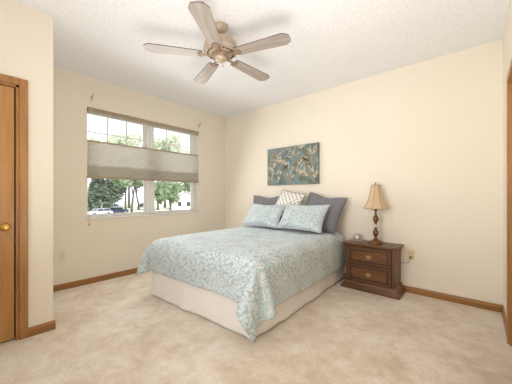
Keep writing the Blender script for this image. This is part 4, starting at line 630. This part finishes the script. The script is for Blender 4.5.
def blade_mesh():
    b = MB(); bm = b.bm; out = []
    L0, L1 = .185, .665
    pts = [(L0 - .02, -.048), (L0 - .005, -.056), (.40, -.066), (L1 - .05, -.077), (L1 - .006, -.046), (L1, -.030), (L1 + .001, 0)]
    outline = pts + [(x, -y) for x, y in pts[-2::-1]]
    b.prism(outline, -.0035, .0035, 'Z'); 
    b.bm.normal_update()
    for f_ in b.bm.faces: f_.material_index = 1 if abs(f_.normal.z) < .5 else 0
    return b
def iron_mesh():
    b = MB()
    b.prism([(.06, -.022), (.10, -.016), (.135, -.012), (.155, -.02), (.168, -.036), (.188, -.038), (.205, -.022), (.212, 0), (.205, .022), (.188, .038), (.168, .036), (.155, .02), (.135, .012), (.10, .016), (.06, .022)], -.0095, -.0045, 'Z')
    for (x, y) in ((.182, -.026), (.182, .026), (.198, 0)): b.lathe([(0, -.013), (.005, -.0125), (.006, -.0095), (0, -.0095)], 10, x, y)
    return b
first = None
for k in range(5):
    m4 = Matrix.Translation((0, 0, -.272)) @ Matrix.Rotation(2 * PI * k / 5, 4, 'Z') @ Matrix.Rotation(R(-3), 4, 'X')
    if first is None:
        bl_ = blade_mesh().build('blade', [M['blade'], M['blade_edge']], fan); ir = iron_mesh().build('blade_bracket', M['fan_iron'], bl_); first = (bl_, ir); bl_.matrix_local = m4
    else:
        c = first[0].copy(); COL.objects.link(c); c.parent = fan; c.matrix_local = m4
        e = first[1].copy(); COL.objects.link(e); e.parent = c

# ------------------------------------------------------------------ painting
ax0, ax1, az0, az1 = 1.13, 2.10, 1.345, 1.965
pt = tag(empty('canvas_painting', ((ax0 + ax1) / 2, 0, (az0 + az1) / 2)), 'frameless canvas painting of pale blossoms and two small birds on teal, above the bed', 'painting')
PW, PH = (ax1 - ax0) / 2, (az1 - az0) / 2
mb = MB(); mb.box(-PW, PW, -.04, -.004, -PH, PH, .003); rnd = random.Random(11); yl = [-.0403]
def stroke(pts, mi):
    yl[0] -= .00001; bm = mb.bm
    P_ = [(max(-PW + .004, min(PW - .004, x)), max(-PH + .004, min(PH - .004, z))) for x, z in pts]
    try: fc = bm.faces.new([bm.verts.new((x, yl[0], z)) for x, z in P_]); fc.material_index = mi
    except ValueError: pass
def leaf(x, z, an, L, w, mi):
    n = 6; top = [(t / n * L, w * math.sin(PI * (t / n) ** .8)) for t in range(n + 1)]; pts = top + [(a_, -b_) for a_, b_ in top[-2:0:-1]]
    stroke([(x + math.cos(an) * u - math.sin(an) * v, z + math.sin(an) * u + math.cos(an) * v) for u, v in pts], mi)
def branch(x, z, an, L, w, curve, mi=5):
    n = 9; pts = []
    for k in range(n + 1): pts.append((x, z)); x += math.cos(an) * L / n; z += math.sin(an) * L / n; an += curve / n
    lft = []; rgt = []
    for k, (px, pz) in enumerate(pts):
        q = pts[min(k + 1, n)]; r_ = pts[max(k - 1, 0)]; t = math.atan2(q[1] - r_[1], q[0] - r_[0]); ww = w * (1 - .7 * k / n)
        lft.append((px - math.sin(t) * ww, pz + math.cos(t) * ww)); rgt.append((px + math.sin(t) * ww, pz - math.cos(t) * ww))
    for k in range(n): stroke([rgt[k], rgt[k + 1], lft[k + 1], lft[k]], mi)
    return pts
for _ in range(46): leaf(rnd.uniform(-.5, .46), rnd.uniform(-.31, .22), PI / 2 + rnd.gauss(0, .5), rnd.uniform(.07, .2), rnd.uniform(.008, .02), rnd.choice([3, 4, 4, 3, 2, 6]))
br = [branch(-.46, -.29, 1.2, .55, .006, -.4), branch(-.22, -.29, 1.35, .6, .007, -.45), branch(.04, -.12, .8, .5, .006, -.2), branch(.47, -.28, 1.9, .62, .007, .4), branch(-.5, .1, .25, .5, .005, .3), branch(.1, .27, -.5, .42, .005, .6)]
for b_ in br:
    for (x, z) in b_[1:]:
        for _ in range(2): leaf(x, z, PI / 2 + rnd.gauss(0, .9), rnd.uniform(.05, .1), rnd.uniform(.009, .016), rnd.choice([1, 6, 2, 3, 3]))
for (cx_, cz_, r_) in ((-.42, -.06, .12), (-.31, -.13, .11), (-.14, .02, .12), (-.25, .06, .10), (.08, -.10, .11), (.17, -.14, .10), (.08, .15, .09), (.37, .15, .12), (.41, -.16, .12), (.30, -.19, .10), (-.02, -.2, .08)):
    for k in range(6): leaf(cx_ + rnd.uniform(-.03, .03), cz_, PI / 2 + (k - 2.5) * .42 + rnd.uniform(-.2, .2), r_ * rnd.uniform(.7, 1.2), .014, (1, 6, 2)[k % 3])
for (bx, bz, an) in ((-.10, -.02, .6), (.26, .075, 2.5)):
    leaf(bx - .035 * math.cos(an), bz - .035 * math.sin(an), an, .085, .020, 5); leaf(bx, bz, an + PI + .25, .09, .009, 5); leaf(bx + .03 * math.cos(an), bz + .03 * math.sin(an), an + .1, .035, .013, 5)
mb.build('canvas', [M['paint_bg'], M['paint_cream'], M['paint_tan'], M['paint_olive'], M['paint_blue'], M['paint_brown'], M['paint_grey']], pt, recalc=False)
# ------------------------------------------------------------------ bed
BED = (1.735, -.03, 0); BR = R(2.2)
bed = tag(empty('bed', BED, BR), 'queen bed with a cream bed skirt, standing against the wall under the painting', 'bed')
mb = MB(); mb.box(-.80, .725, -1.985, 0, .33, .60, .05, 4); mt = mb.build('mattress', M['mattress'], bed, smooth=True)
mb = MB(); mb.box(-.79, .715, -1.975, 0, .12, .325, .02, 2); mb.build('box_spring', M['mattress'], bed)
for sx in (-.745, .68):
    for yy in (-.1, -1.0, -1.9):
        mb = MB(); mb.lathe([(0, 0), (.022, 0), (.022, .015), (.014, .02), (.014, .125), (0, .125)], 14, sx, yy); mb.build('leg', M['rubber'], bed)
def skirt(p0, p1, outv, seed, pleats):
    """cloth panel hanging from the box spring top to the carpet, from p0 to p1 (bed frame)"""
    mb = MB(); n = 120; m_ = 14; L = (Vector(p1) - Vector(p0)).length; rows = []
    for j in range(m_ + 1):
        t = j / m_; row = []
        for i in range(n + 1):
            u = i / n; b = Vector(p0).lerp(Vector(p1), u); w = noise.noise(Vector((u * L * 3.2, seed, t * .5))) * .024 + math.sin(u * pleats * 2 * PI + seed) * .005 + noise.noise(Vector((u * L * 9, seed + 5, t))) * .010
            o = .005 + .016 * t + w * (t ** .8)
            z = .335 - (.329 - .02 * max(0, noise.noise(Vector((u * L * 2.1, seed + 9, 0))))) * t
            row.append(mb.bm.verts.new((b.x + outv[0] * o, b.y + outv[1] * o, z)))
        rows.append(row)
    for A, B in zip(rows, rows[1:]):
        for i in range(n): mb.bm.faces.new((A[i], A[i + 1], B[i + 1], B[i]))
    o = mb.build('bed_skirt', M['skirt'], bed, smooth=True); s = o.modifiers.new('solid', 'SOLIDIFY'); s.thickness = .003; return o
skirt((-.81, -1.99, 0), (.738, -1.99, 0), (0, -1), 1.3, 5)
skirt((.722, -1.985, 0), (.722, -.005, 0), (1, 0), 4.1, 7)
skirt((-.797, -1.985, 0), (-.797, -.005, 0), (-1, 0), 7.7, 7)

# comforter: the resting shape of a draped sheet, grid points as steps of 2 mm from the point before
NX, NY = 60, 61
co = []
for k in range(3):
    p = 0; ax = []
    for v in SHEET[k * NX * NY:(k + 1) * NX * NY]: p += v; ax.append(p / 500)
    co.append(ax)
mb = MB(); bm = mb.bm; uvl = bm.loops.layers.uv.new('UVMap'); VV = [bm.verts.new((co[0][i], co[1][i], co[2][i])) for i in range(NX * NY)]
CW, CHh = 2.28, 2.27
for j in range(NY - 1):
    for i in range(NX - 1):
        a_ = j * NX + i; idx = (a_, a_ + NX, a_ + NX + 1, a_ + 1); fc = bm.faces.new([VV[k] for k in idx]); fc.smooth = True
        for lp, k in zip(fc.loops, idx): lp[uvl].uv = ((k % NX) / (NX - 1) * CW, (k // NX) / (NY - 1) * CHh)
bm.normal_update()
mv = {}
for v in bm.verts:
    s_ = v.co * 3.4; puff = .012 * noise.noise(s_) + .008 * noise.noise(v.co * 8 + Vector((3, 1, 2))); mv[v] = v.normal * (puff + .022)
for v, d_ in mv.items(): v.co += d_; v.co.z = max(v.co.z, .012)
cf = mb.build('comforter', M['paisley'], recalc=False)
cf.location = BED; cf.rotation_euler = (0, 0, BR)
ms = cf.modifiers.new('solid', 'SOLIDIFY'); ms.thickness = .018; ms.offset = -1
ms = cf.modifiers.new('sub', 'SUBSURF'); ms.levels = 1; ms.render_levels = 1
tag(cf, 'puffy pale blue paisley comforter spread over the bed, one corner hanging to the carpet', 'comforter')

# pillows
def pillow(name, w, h, t, mat, label, loc_, lean, spin=0, yaw=0, flange=0, seed=0, group=None, sag=0):
    mb = MB(); bm = mb.bm; N = 26; uvl = bm.loops.layers.uv.new('UVMap'); P = {}
    for s in (-1, 1):
        for j in range(N + 1):
            for i in range(N + 1):
                u, v = -1 + 2 * i / N, -1 + 2 * j / N; edge = i in (0, N) or j in (0, N)
                if edge and s == 1: P[(s, i, j)] = P[(-1, i, j)]; continue
                x = u * w / 2 * (1 - .075 * math.cos(v * PI / 2) * abs(u) ** 3); z = v * h / 2 * (1 - .085 * math.cos(u * PI / 2) * abs(v) ** 3)
                fu, fv = max(0, 1 - abs(u) ** 2.6), max(0, 1 - abs(v) ** 2.6); th = t / 2 * (fu * fv) ** .55
                q_ = Vector((u * 1.7 + seed, v * 1.7, s * .7 + seed)); th *= 1 + .22 * noise.noise(q_) + .10 * noise.noise(q_ * 2.7)
                th *= 1 - .16 * v
                z -= sag * math.exp(-(u * 2.2) ** 2) * max(0, v) ** 2
                P[(s, i, j)] = bm.verts.new((x, s * th, z))
    for s in (-1, 1):
        for j in range(N):
            for i in range(N):
                k = [(i, j), (i + 1, j), (i + 1, j + 1), (i, j + 1)]
                if s == 1: k = k[::-1]
                fc = bm.faces.new([P[(s, *c)] for c in k]); fc.smooth = True
                for lp, c in zip(fc.loops, k): lp[uvl].uv = (c[0] / N * w + seed * .37, c[1] / N * h + seed * .21)
    o = mb.build(name, mat, recalc=True)
    o.matrix_world = Matrix.Translation(loc_) @ Matrix.Rotation(yaw, 4, 'Z') @ Matrix.Rotation(-lean, 4, 'X') @ Matrix.Rotation(spin, 4, 'Y')
    sm = o.modifiers.new('sub', 'SUBSURF'); sm.levels = 1; sm.render_levels = 1
    if flange:
        pm = MB(); pts = []
        for k in range(4 * N):
            i, j = ((k, 0), (N, k - N), (3 * N - k, N), (0, 4 * N - k))[k // N]; u, v = -1 + 2 * i / N, -1 + 2 * j / N
            pts.append((u * w / 2 * (1 - .075 * math.cos(v * PI / 2) * abs(u) ** 3), 0, v * h / 2 * (1 - .085 * math.cos(u * PI / 2) * abs(v) ** 3) - sag * math.exp(-(u * 2.2) ** 2) * max(0, v) ** 2))
        pm.tube(pts + pts[:1], flange, 6); pm.build('piping', mat, o)
    return tag(o, label, 'pillow', group)
pillow('pillow', .68, .50, .17, M['grey_linen'], 'dark grey pillow against the wall at the window end, behind a paisley sham', (1.215, -.155, .93), R(14), 0, R(2), .004, 1, None, .03)
pillow('pillow', .62, .54, .18, M['grey_linen'], 'large dark grey pillow leaning on the wall nearest the nightstand and lamp', (2.235, -.21, .938), R(25), R(9), R(-2), .004, 2, None, .03)
pillow('throw_pillow', .46, .46, .12, M['trellis'], 'white square pillow with a taupe trellis print, tilted between the grey pillows', (1.70, -.265, 1.035), R(30), R(11), 0, .003, 3)
pillow('pillow_sham', .68, .42, .16, M['paisley_small'], 'pale blue paisley sham at the window end of the bed, before a grey pillow', (1.40, -.475, .87), R(38), R(0), R(2), .004, 4, None, .02)
pillow('pillow_sham', .67, .43, .17, M['paisley_small'], 'pale blue paisley sham nearest the nightstand, covering part of the large grey pillow', (2.09, -.485, .88), R(38), R(1), R(2), .004, 6, None, .02)

# ------------------------------------------------------------------ nightstand
NXa, NXb, NYf, NYb, NZ = 2.595, 3.222, -.342, -.016, .577
ns = tag(empty('nightstand', ((NXa + NXb) / 2, (NYf + NYb) / 2, 0)), 'dark wooden two-drawer nightstand with a flared base, to the right of the bed', 'nightstand')
ox, oy = ns.location.x, ns.location.y
hw, hd = (NXb - NXa) / 2, (NYb - NYf) / 2
cw, cd = hw - .032, hd                                     # case half width; back is flush
cf_ = -hd + .03                                            # case front
mb = MB(); mb.box(-cw, cw, cf_, hd, .09, NZ - .03, .002); mb.build('case', M['walnut_z'], ns)
mb = MB(); mb.box(-hw, hw, -hd, hd, NZ - .02, NZ, .006, 3); mb.frustum((-cw - .006, cw + .006, cf_ - .006, hd), (-hw + .01, hw - .01, -hd + .008, hd), NZ - .045, NZ - .018); mb.build('top', M['walnut'], ns)
mb = MB(); mb.frustum((-hw - .025, hw + .02, -hd + .004, hd), (-cw - .012, cw + .012, cf_ - .012, hd), .03, .10); mb.box(-hw - .027, hw + .022, -hd + .002, hd, 0, .034, .005); mb.frustum((-cw - .014, cw + .014, cf_ - .014, hd), (-cw, cw, cf_, hd), .098, .112); mb.build('base', M['walnut'], ns)
for sx in (-1, 1):   # corner stiles with a rounded face
    mb = MB(); mb.box(*sorted((sx * cw + sx * .002, sx * (cw - .03))), cf_ - .008, cf_ + .01, .11, NZ - .045, .004); mb.build('corner_stile', M['walnut_z'], ns)
mb = MB(); mb.box(-cw + .03, cw - .03, cf_ - .006, cf_ + .004, .318, .332, .002); mb.build('drawer_rail', M['walnut'], ns)
for (z0, z1) in ((.335, .526), (.117, .315)):
    mb = MB(); x0, x1 = -cw + .034, cw - .034; yf = cf_ - .012
    mb.mi = 1; mb.box(x0, x1, yf, cf_ + .02, z0, z1, .004); mb.mi = 0
    for (a, b, c, d_) in ((x0, x1, z0, z0 + .018), (x0, x1, z1 - .018, z1), (x0, x0 + .018, z0, z1), (x1 - .018, x1, z0, z1)): mb.box(a, b, yf - .008, yf + .002, c, d_, .003)
    dr = mb.build('drawer', [M['walnut'], M['walnut_dark']], ns)
    p = MB(); px0, px1, pz0, pz1 = x0 + .045, x1 - .045, z0 + .038, z1 - .038; ch = .018
    oct_ = [(px0 + ch, pz0), (px1 - ch, pz0), (px1, pz0 + ch), (px1, pz1 - ch), (px1 - ch, pz1), (px0 + ch, pz1), (px0, pz1 - ch), (px0, pz0 + ch)]
    p.prism(oct_, yf - .009, yf + .001, 'Y', .004); p.build('raised_panel', M['walnut_panel'], dr)
    zc = (z0 + z1) / 2; hn = MB()
    bp = [(-.034, .004), (-.022, .014), (-.010, .010), (0, .022), (.010, .010), (.022, .014), (.034, .004), (.026, -.008), (.010, -.006), (0, -.014), (-.010, -.006), (-.026, -.008)]
    hn.prism([(u, zc + v) for u, v in bp], yf - .012, yf - .008, 'Y'); 
    for sx in (-.022, .022): hn.lathe([(0, 0), (.005, 0), (.005, .008), (.003, .012), (0, .012)], 12, mat=Matrix.Translation((sx, yf - .011, zc + .004)) @ Matrix.Rotation(PI / 2, 4, 'X'))
    hn.tube([(-.022, yf - .021, zc + .004), (-.023, yf - .024, zc - .010), (-.014, yf - .026, zc - .021), (0, yf - .027, zc - .024), (.014, yf - .026, zc - .021), (.023, yf - .024, zc - .010), (.022, yf - .021, zc + .004)], .0042, 8)
    tag(hn.build('bail_pull', M['pull_brass'], dr), 'brass bail pull on a shaped plate')

# ------------------------------------------------------------------ table lamp
LX, LY = 2.945, -.172
lp = tag(empty('table_lamp', (LX, LY, NZ)), 'antique brass table lamp with a tan bell shade, standing on the nightstand', 'lamp')
a = MB(); a.lathe([(0, 0), (.084, 0), (.086, .006), (.084, .014), (.074, .018), (.074, .024), (.060, .03), (.052, .036), (.034, .046), (.022, .052), (0, .052)], 8, ph=PI / 8, smooth=False); a.build('base', M['old_brass'], lp)
a = MB(); a.lathe([(0, .05), (.02, .05), (.026, .058), (.016, .068), (.012, .078), (.022, .092), (.03, .112), (.034, .132), (.030, .152), (.018, .17), (.012, .18), (.02, .186), (.02, .194), (.012, .198), (0, .198)], 28); a.build('lower_column', M['old_brass'], lp)
a = MB(); a.lathe([(0, .197), (.014, .197), (.024, .204), (.027, .214), (.024, .226), (.014, .233), (0, .233)], 10, smooth=False); tag(a.build('crystal_knop', M['crystal'], lp), 'clear crystal ball')
a = MB(); a.lathe([(0, .232), (.014, .232), (.02, .238), (.012, .246), (.02, .262), (.030, .285), (.033, .305), (.028, .325), (.018, .342), (.012, .352), (.016, .358), (.016, .366), (.010, .372), (.010, .40), (.018, .405), (.018, .46), (.012, .465), (0, .465)], 28); a.build('upper_column', M['old_brass'], lp)
a = MB()
for s in (-1, 1): a.tube([(s * .012, 0, .44), (s * .04, 0, .47), (s * .05, 0, .56), (s * .035, 0, .66), (0, 0, .722)], .002, 6)
a.build('harp', M['old_brass'], lp)
a = MB(); a.lathe([(0, .46), (.014, .462), (.016, .48), (.03, .52), (.032, .545), (.022, .57), (0, .578)], 20); a.build('bulb', M['dial'], lp)
a = MB(); a.lathe([(0, .722), (.007, .722), (.004, .73), (.009, .738), (.007, .75), (0, .756)], 14); a.build('finial', M['old_brass'], lp)
# bell shade of eight panels
SP = [(.150, .432), (.133, .450), (.110, .49), (.092, .535), (.078, .585), (.067, .635), (.059, .685), (.056, .722)]
a = MB(); n = 8; rings = []
for r_, z in SP:
    row = []
    for k in range(n):
        p0 = Vector((r_ * math.cos(2 * PI * k / n), r_ * math.sin(2 * PI * k / n), z)); p1 = Vector((r_ * math.cos(2 * PI * (k + 1) / n), r_ * math.sin(2 * PI * (k + 1) / n), z))
        for t in (0, .5): row.append(a.bm.verts.new(p0.lerp(p1, t)))
    rings.append(row)
for A, B in zip(rings, rings[1:]):
    for k in range(2 * n): a.bm.faces.new((A[k], A[(k + 1) % (2 * n)], B[(k + 1) % (2 * n)], B[k]))
sh = a.build('lamp_shade', M['shade_linen'], lp); sm = sh.modifiers.new('s', 'SOLIDIFY'); sm.thickness = .002; sm.offset = 0
a = MB()
for k in range(n): a.tube([(r_ * 1.008 * math.cos(2 * PI * k / n), r_ * 1.008 * math.sin(2 * PI * k / n), z) for r_, z in SP], .0022, 6)
for r_, z in (SP[0], SP[-1]): a.tube([(r_ * 1.006 * math.cos(2 * PI * k / n), r_ * 1.006 * math.sin(2 * PI * k / n), z) for k in range(n + 1)], .003, 6)
a.tube([(-.056, 0, .722), (.056, 0, .722)], .002, 6); tag(a.build('shade_trim', M['cord'], sh), 'gold braid trim along the shade edges')
a = MB(); W3 = lambda x, y, z: (x - LX, y - LY, z - NZ)
path = [W3(LX + .02, LY + .07, NZ + .006), W3(LX + .04, -.05, NZ + .0045), W3(LX + .05, -.02, NZ + .006), W3(LX + .055, -.009, NZ - .02), W3(LX + .07, -.008, .42), W3(3.12, -.008, .36), W3(3.22, -.01, .345), W3(3.265, -.014, .355), W3(3.286, -.022, .39), W3(3.297, -.03, .423)]
def smooth_path(p, it=2):
    p = [Vector(x) for x in p]
    for _ in range(it):
        o = [p[0]]
        for u, v in zip(p, p[1:]): o += [u.lerp(v, .25), u.lerp(v, .75)]
        p = o + [p[-1]]
    return p
a.tube(smooth_path(path), .0028, 6); cd_ = a.build('power_cord', M['cord'], lp)
a = MB(); pc = W3(3.298, -.021, .433); a.box(pc[0] - .011, pc[0] + .011, pc[1] - .014, pc[1] + .0125, pc[2] - .013, pc[2] + .013, .004); a.build('plug', M['cord'], cd_)

# ------------------------------------------------------------------ alarm clock
ck = tag(empty('alarm_clock', (2.70, -.125, NZ), R(20)), 'small round silver alarm clock with a white dial, on the nightstand near the bed', 'clock')
a = MB(); a.box(-.072, .072, -.018, .018, 0, .008, .003); a.build('base', M['nickel'], ck)
a = MB(); a.tube([(.076 * math.cos(PI * k / 20), 0, .006 + .088 * math.sin(PI * k / 20)) for k in range(21)], .003, 8); a.tube([(-.046 + .0, 0, .007), (-.046, 0, .03), (-.036, 0, .045)], .0025, 6); a.tube([(.046, 0, .007), (.046, 0, .03), (.036, 0, .045)], .0025, 6); a.build('wire_arch', M['nickel'], ck)
m4 = Matrix.Translation((0, 0, .046)) @ Matrix.Rotation(PI / 2, 4, 'X')
a = MB(); a.lathe([(0, -.014), (.030, -.014), (.036, -.010), (.037, .010), (.036, .014), (.033, .015), (.032, .012), (0, .012)], 32, mat=m4); cb = a.build('clock_case', M['old_brass'], ck)
a = MB(); a.lathe([(0, .0122), (.0315, .0122), (.0315, .013), (0, .013)], 32, mat=m4); dl = a.build('dial', M['dial'], cb)
a = MB()
for k in range(12): a.box(-.0008, .0008, .024, .029, .0131, .0135, mat=m4 @ Matrix.Rotation(2 * PI * k / 12, 4, 'Z'))
a.build('hour_marks', M['black'], dl)
for an, L, w_ in ((-55, .015, .0014), (60, .023, .001)):
    a = MB(); a.box(-w_, w_, -.003, L, .0137, .0142, mat=m4 @ Matrix.Rotation(R(an), 4, 'Z')); a.build('clock_hand', M['black'], dl)

# ------------------------------------------------------------------ outside the window
GZ = -3.1
a = MB(); a.box(-190, -1.5, -90, 170, GZ - .3, GZ); tag(a.build('lawn', M['grass']), kind='structure')
a = MB(); a.prism([(-44, -60), (-52, -60), (-58, 120), (-48, 120)], GZ, GZ + .03, 'Z'); a.prism([(-66, -60), (-72, -60), (-80, 130), (-74, 130)], GZ, GZ + .03, 'Z'); tag(a.build('driveway', M['asphalt']), kind='structure')
def at(px, dist, z=GZ):
    l = (px - 256) / 257; A_ = R(40.8); return Vector((3.905 + dist * (-math.sin(A_) + l * math.cos(A_)), -3.559 + dist * (math.cos(A_) + l * math.sin(A_)), z))
def tree(px, dist, trunk_h, crown_z, crown_h, crown_r, mat, label, seed, lean=.0, n=1500, forks=3, leafs=.5, conifer=False):
    rn = random.Random(seed); t = tag(empty('conifer' if conifer else 'leafy_tree', at(px, dist)), label, 'tree', 'trees outside the window')
    a = MB(); tr = .04 * crown_r + .16; top = Vector((lean, lean * .5, trunk_h))
    a.tube([(0, 0, -.15), (.02, 0, trunk_h * .35), (lean * .6, lean * .3, trunk_h * .7), tuple(top)], [tr * 1.3, tr, tr * .85, tr * .7], 10)
    for k in range(forks):
        an = 2 * PI * k / forks + rn.random(); e = top + Vector((math.cos(an) * crown_r * .55, math.sin(an) * crown_r * .55, (crown_z - trunk_h) + crown_h * .3)); mid = top.lerp(e, .5) + Vector((0, 0, .5))
        a.tube([tuple(top - Vector((0, 0, .4))), tuple(mid), tuple(e)], [tr * .6, tr * .4, tr * .15], 8)
    if conifer: a.tube([tuple(top), (lean, lean, crown_z + crown_h * .48)], [tr * .7, tr * .1], 8)
    a.build('trunk', M['bark'], t)
    a = MB(); blobs = [(Vector((rn.gauss(0, .42) * crown_r, rn.gauss(0, .42) * crown_r, crown_z + rn.uniform(-.42, .42) * crown_h)), rn.uniform(.3, .55) * crown_r) for _ in range(14)]
    for k in range(n):
        if conifer:
            h_ = rn.random() ** .8; rr = crown_r * (1 - h_) * (.55 + .45 * rn.random()) + .1; an = rn.uniform(0, 6.283); c = Vector((rr * math.cos(an), rr * math.sin(an), crown_z - crown_h / 2 + crown_h * h_ - .25 * rr))
        else:
            b, br_ = rn.choice(blobs); d = Vector((rn.gauss(0, 1), rn.gauss(0, 1), rn.gauss(0, 1))).normalized(); c = b + d * br_ * rn.uniform(.75, 1.05)
        u = Vector((rn.gauss(0, 1), rn.gauss(0, 1), rn.gauss(0, .6))).normalized(); w = u.orthogonal().normalized(); w = Matrix.Rotation(rn.uniform(0, 6.28), 3, u) @ w; s = leafs * rn.uniform(.6, 1.2)
        a.bm.faces.new([a.bm.verts.new(c + q_) for q_ in (u * s, w * s * .55, -u * s, -w * s * .55)])
    a.build('foliage', mat, t, recalc=False); return t
tree(98, 61, 2.0, 6.2, 10.6, 3.3, M['needle'], 'dark bluish conifer farthest left in the lower window pane', 1, n=2600, leafs=.55, conifer=True)
tree(112, 76, 2.6, 6.0, 6.4, 3.8, M['needle'], 'dark broad tree just right of the conifer, behind the parked silver car', 2, n=2200, leafs=.5)
tree(125.5, 65.5, 5.0, 9.4, 4.6, 2.6, M['leaf'], 'leafy tree with a forked trunk, first trunk right of the dark trees', 3, n=1300)
tree(131.7, 57, 4.4, 8.8, 4.6, 2.4, M['leaf'], 'leafy tree with the thickest trunk, in the middle of the left window pane', 4, lean=.4, n=1300)
tree(138.6, 74, 4.6, 9.2, 4.6, 2.4, M['leaf'], 'leafy tree with a leaning trunk beside the window mullion', 5, lean=-.7, n=1200)
tree(170.5, 56, 2.0, 5.2, 4.6, 2.3, M['leaf'], 'small bushy tree with a thin trunk, in the right window pane', 6, n=1500, leafs=.36)
tree(158, 74, 2.2, 5.6, 6.0, 3.4, M['leaf'], 'tree behind the mullion, left edge of the right window pane', 7, n=1600)
tree(189, 100, 5, 10.5, 9, 5.4, M['leaf'], 'green tree over the white house, far right of the window', 8, n=2000, leafs=.7)
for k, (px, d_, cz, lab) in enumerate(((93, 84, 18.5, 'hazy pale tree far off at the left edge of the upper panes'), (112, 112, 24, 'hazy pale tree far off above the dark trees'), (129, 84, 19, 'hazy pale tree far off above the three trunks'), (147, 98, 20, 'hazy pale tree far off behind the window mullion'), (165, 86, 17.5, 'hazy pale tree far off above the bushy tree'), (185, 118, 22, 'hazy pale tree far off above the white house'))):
    tree(px, d_, 8, cz, 11, 4.9, M['leaf_haze_tint'], lab, 20 + k, n=1500, leafs=.8)
def car(px, dist, rz, paint, label, tall=1.0):
    c = tag(empty('car', at(px, dist, GZ + .03), rz), label, 'car', 'cars parked outside')
    L, Wd = 2.3, .9; z = lambda v: v * tall
    lower = [(-L, .34), (-L - .04, .55), (-L + .05, .86), (-1.0, .93), (1.25, .93), (2.1, .80), (L, .6), (L, .34), (1.85, .25), (-1.85, .25)]
    a = MB(); a.prism([(x, z(y)) for x, y in lower], -Wd, Wd, 'Y', .06)
    roof = [(-1.95, .90), (-1.55, 1.36), (-1.3, 1.44), (.35, 1.44), (.55, 1.38), (1.25, .90)]
    a.prism([(x * .985, z(1.40) if y > 1.35 else z(1.32)) for x, y in [(-1.5, 1.3), (-1.3, 1.44), (.35, 1.44), (.55, 1.3)]], -Wd * .8, Wd * .8, 'Y', .02)
    for s in (-1, 1):
        for x0, x1 in ((-1.9, -1.5), (1.2, .5), (-.45, -.42)): a.tube([(x0, s * Wd * .9, z(.9)), (x1, s * Wd * .79, z(1.38))], .06, 6)
    a.build('body', paint, c)
    a = MB(); b = [(-1.86, .88), (-1.5, 1.36), (.48, 1.36), (1.2, .88)]
    bm = a.bm; A_ = [bm.verts.new((x, -Wd * (.9 if y < 1 else .78), z(y))) for x, y in b]; B_ = [bm.verts.new((x, Wd * (.9 if y < 1 else .78), z(y))) for x, y in b]
    bm.faces.new(A_); bm.faces.new(B_[::-1])
    for k in range(4): bm.faces.new((A_[k], B_[k], B_[(k + 1) % 4], A_[(k + 1) % 4]))
    a.build('windows', M['car_glass'], c)
    for x in (-1.4, 1.4):
        for s in (-1, 1):
            a = MB(); a.lathe([(0, -.11), (.26, -.11), (.33, -.09), (.34, 0), (.33, .09), (.26, .11), (0, .11)], 20, mat=Matrix.Translation((x, s * .82, .34)) @ Matrix.Rotation(PI / 2, 4, 'X')); wh = a.build('wheel', M['rubber'], c)
            a = MB(); a.lathe([(0, -.02), (.18, -.02), (.2, 0), (.18, .02), (0, .02)], 16, mat=Matrix.Translation((x, s * .935, .34)) @ Matrix.Rotation(PI / 2, 4, 'X')); a.build('hubcap', M['nickel'], wh)
    return c
car(99.5, 53, R(-80), M['car_white'], 'white car nearest the house, low in the left window pane', 1.05)
car(113.5, 72, R(96), M['car_silver'], 'silver car parked under the dark broad tree', 1.25)
car(117, 58.5, R(95), M['car_blue'], 'dark blue car to the right of the white car, in front of the silver one')
car(146, 92, R(95), M['car_blue'], 'dark car far off, right of the leaning trunk by the mullion')
hs = tag(empty('house', at(186.5, 76), R(49)), 'white house with a grey gable roof at the far right of the window', 'house')
a = MB(); a.prism([(-4.2, -.1), (4.2, -.1), (4.2, 3.3), (0, 5.0), (-4.2, 3.3)], -.2, 9, 'Y'); wl = a.build('walls', M['siding'], hs)
a = MB()
for s in (-1, 1): a.prism([(0, 5.02), (s * 4.7, 3.12), (s * 4.7, 3.30), (0, 5.22)], -.6, 9.3, 'Y')
a.build('roof', M['roofing'], hs)
for x in (-1.9, .6):
    a = MB(); a.box(x - .55, x + .55, -.26, -.18, .9, 2.3, .02); wf = a.build('window', M['white'], hs); a = MB(); a.box(x - .45, x + .45, -.28, -.255, 1.0, 2.2); a.build('pane', M['car_glass'], wf)
a = MB(); a.box(2.0, 2.95, -.26, -.18, 0, 2.1, .02); a.build('front_door', M['roofing'], hs)
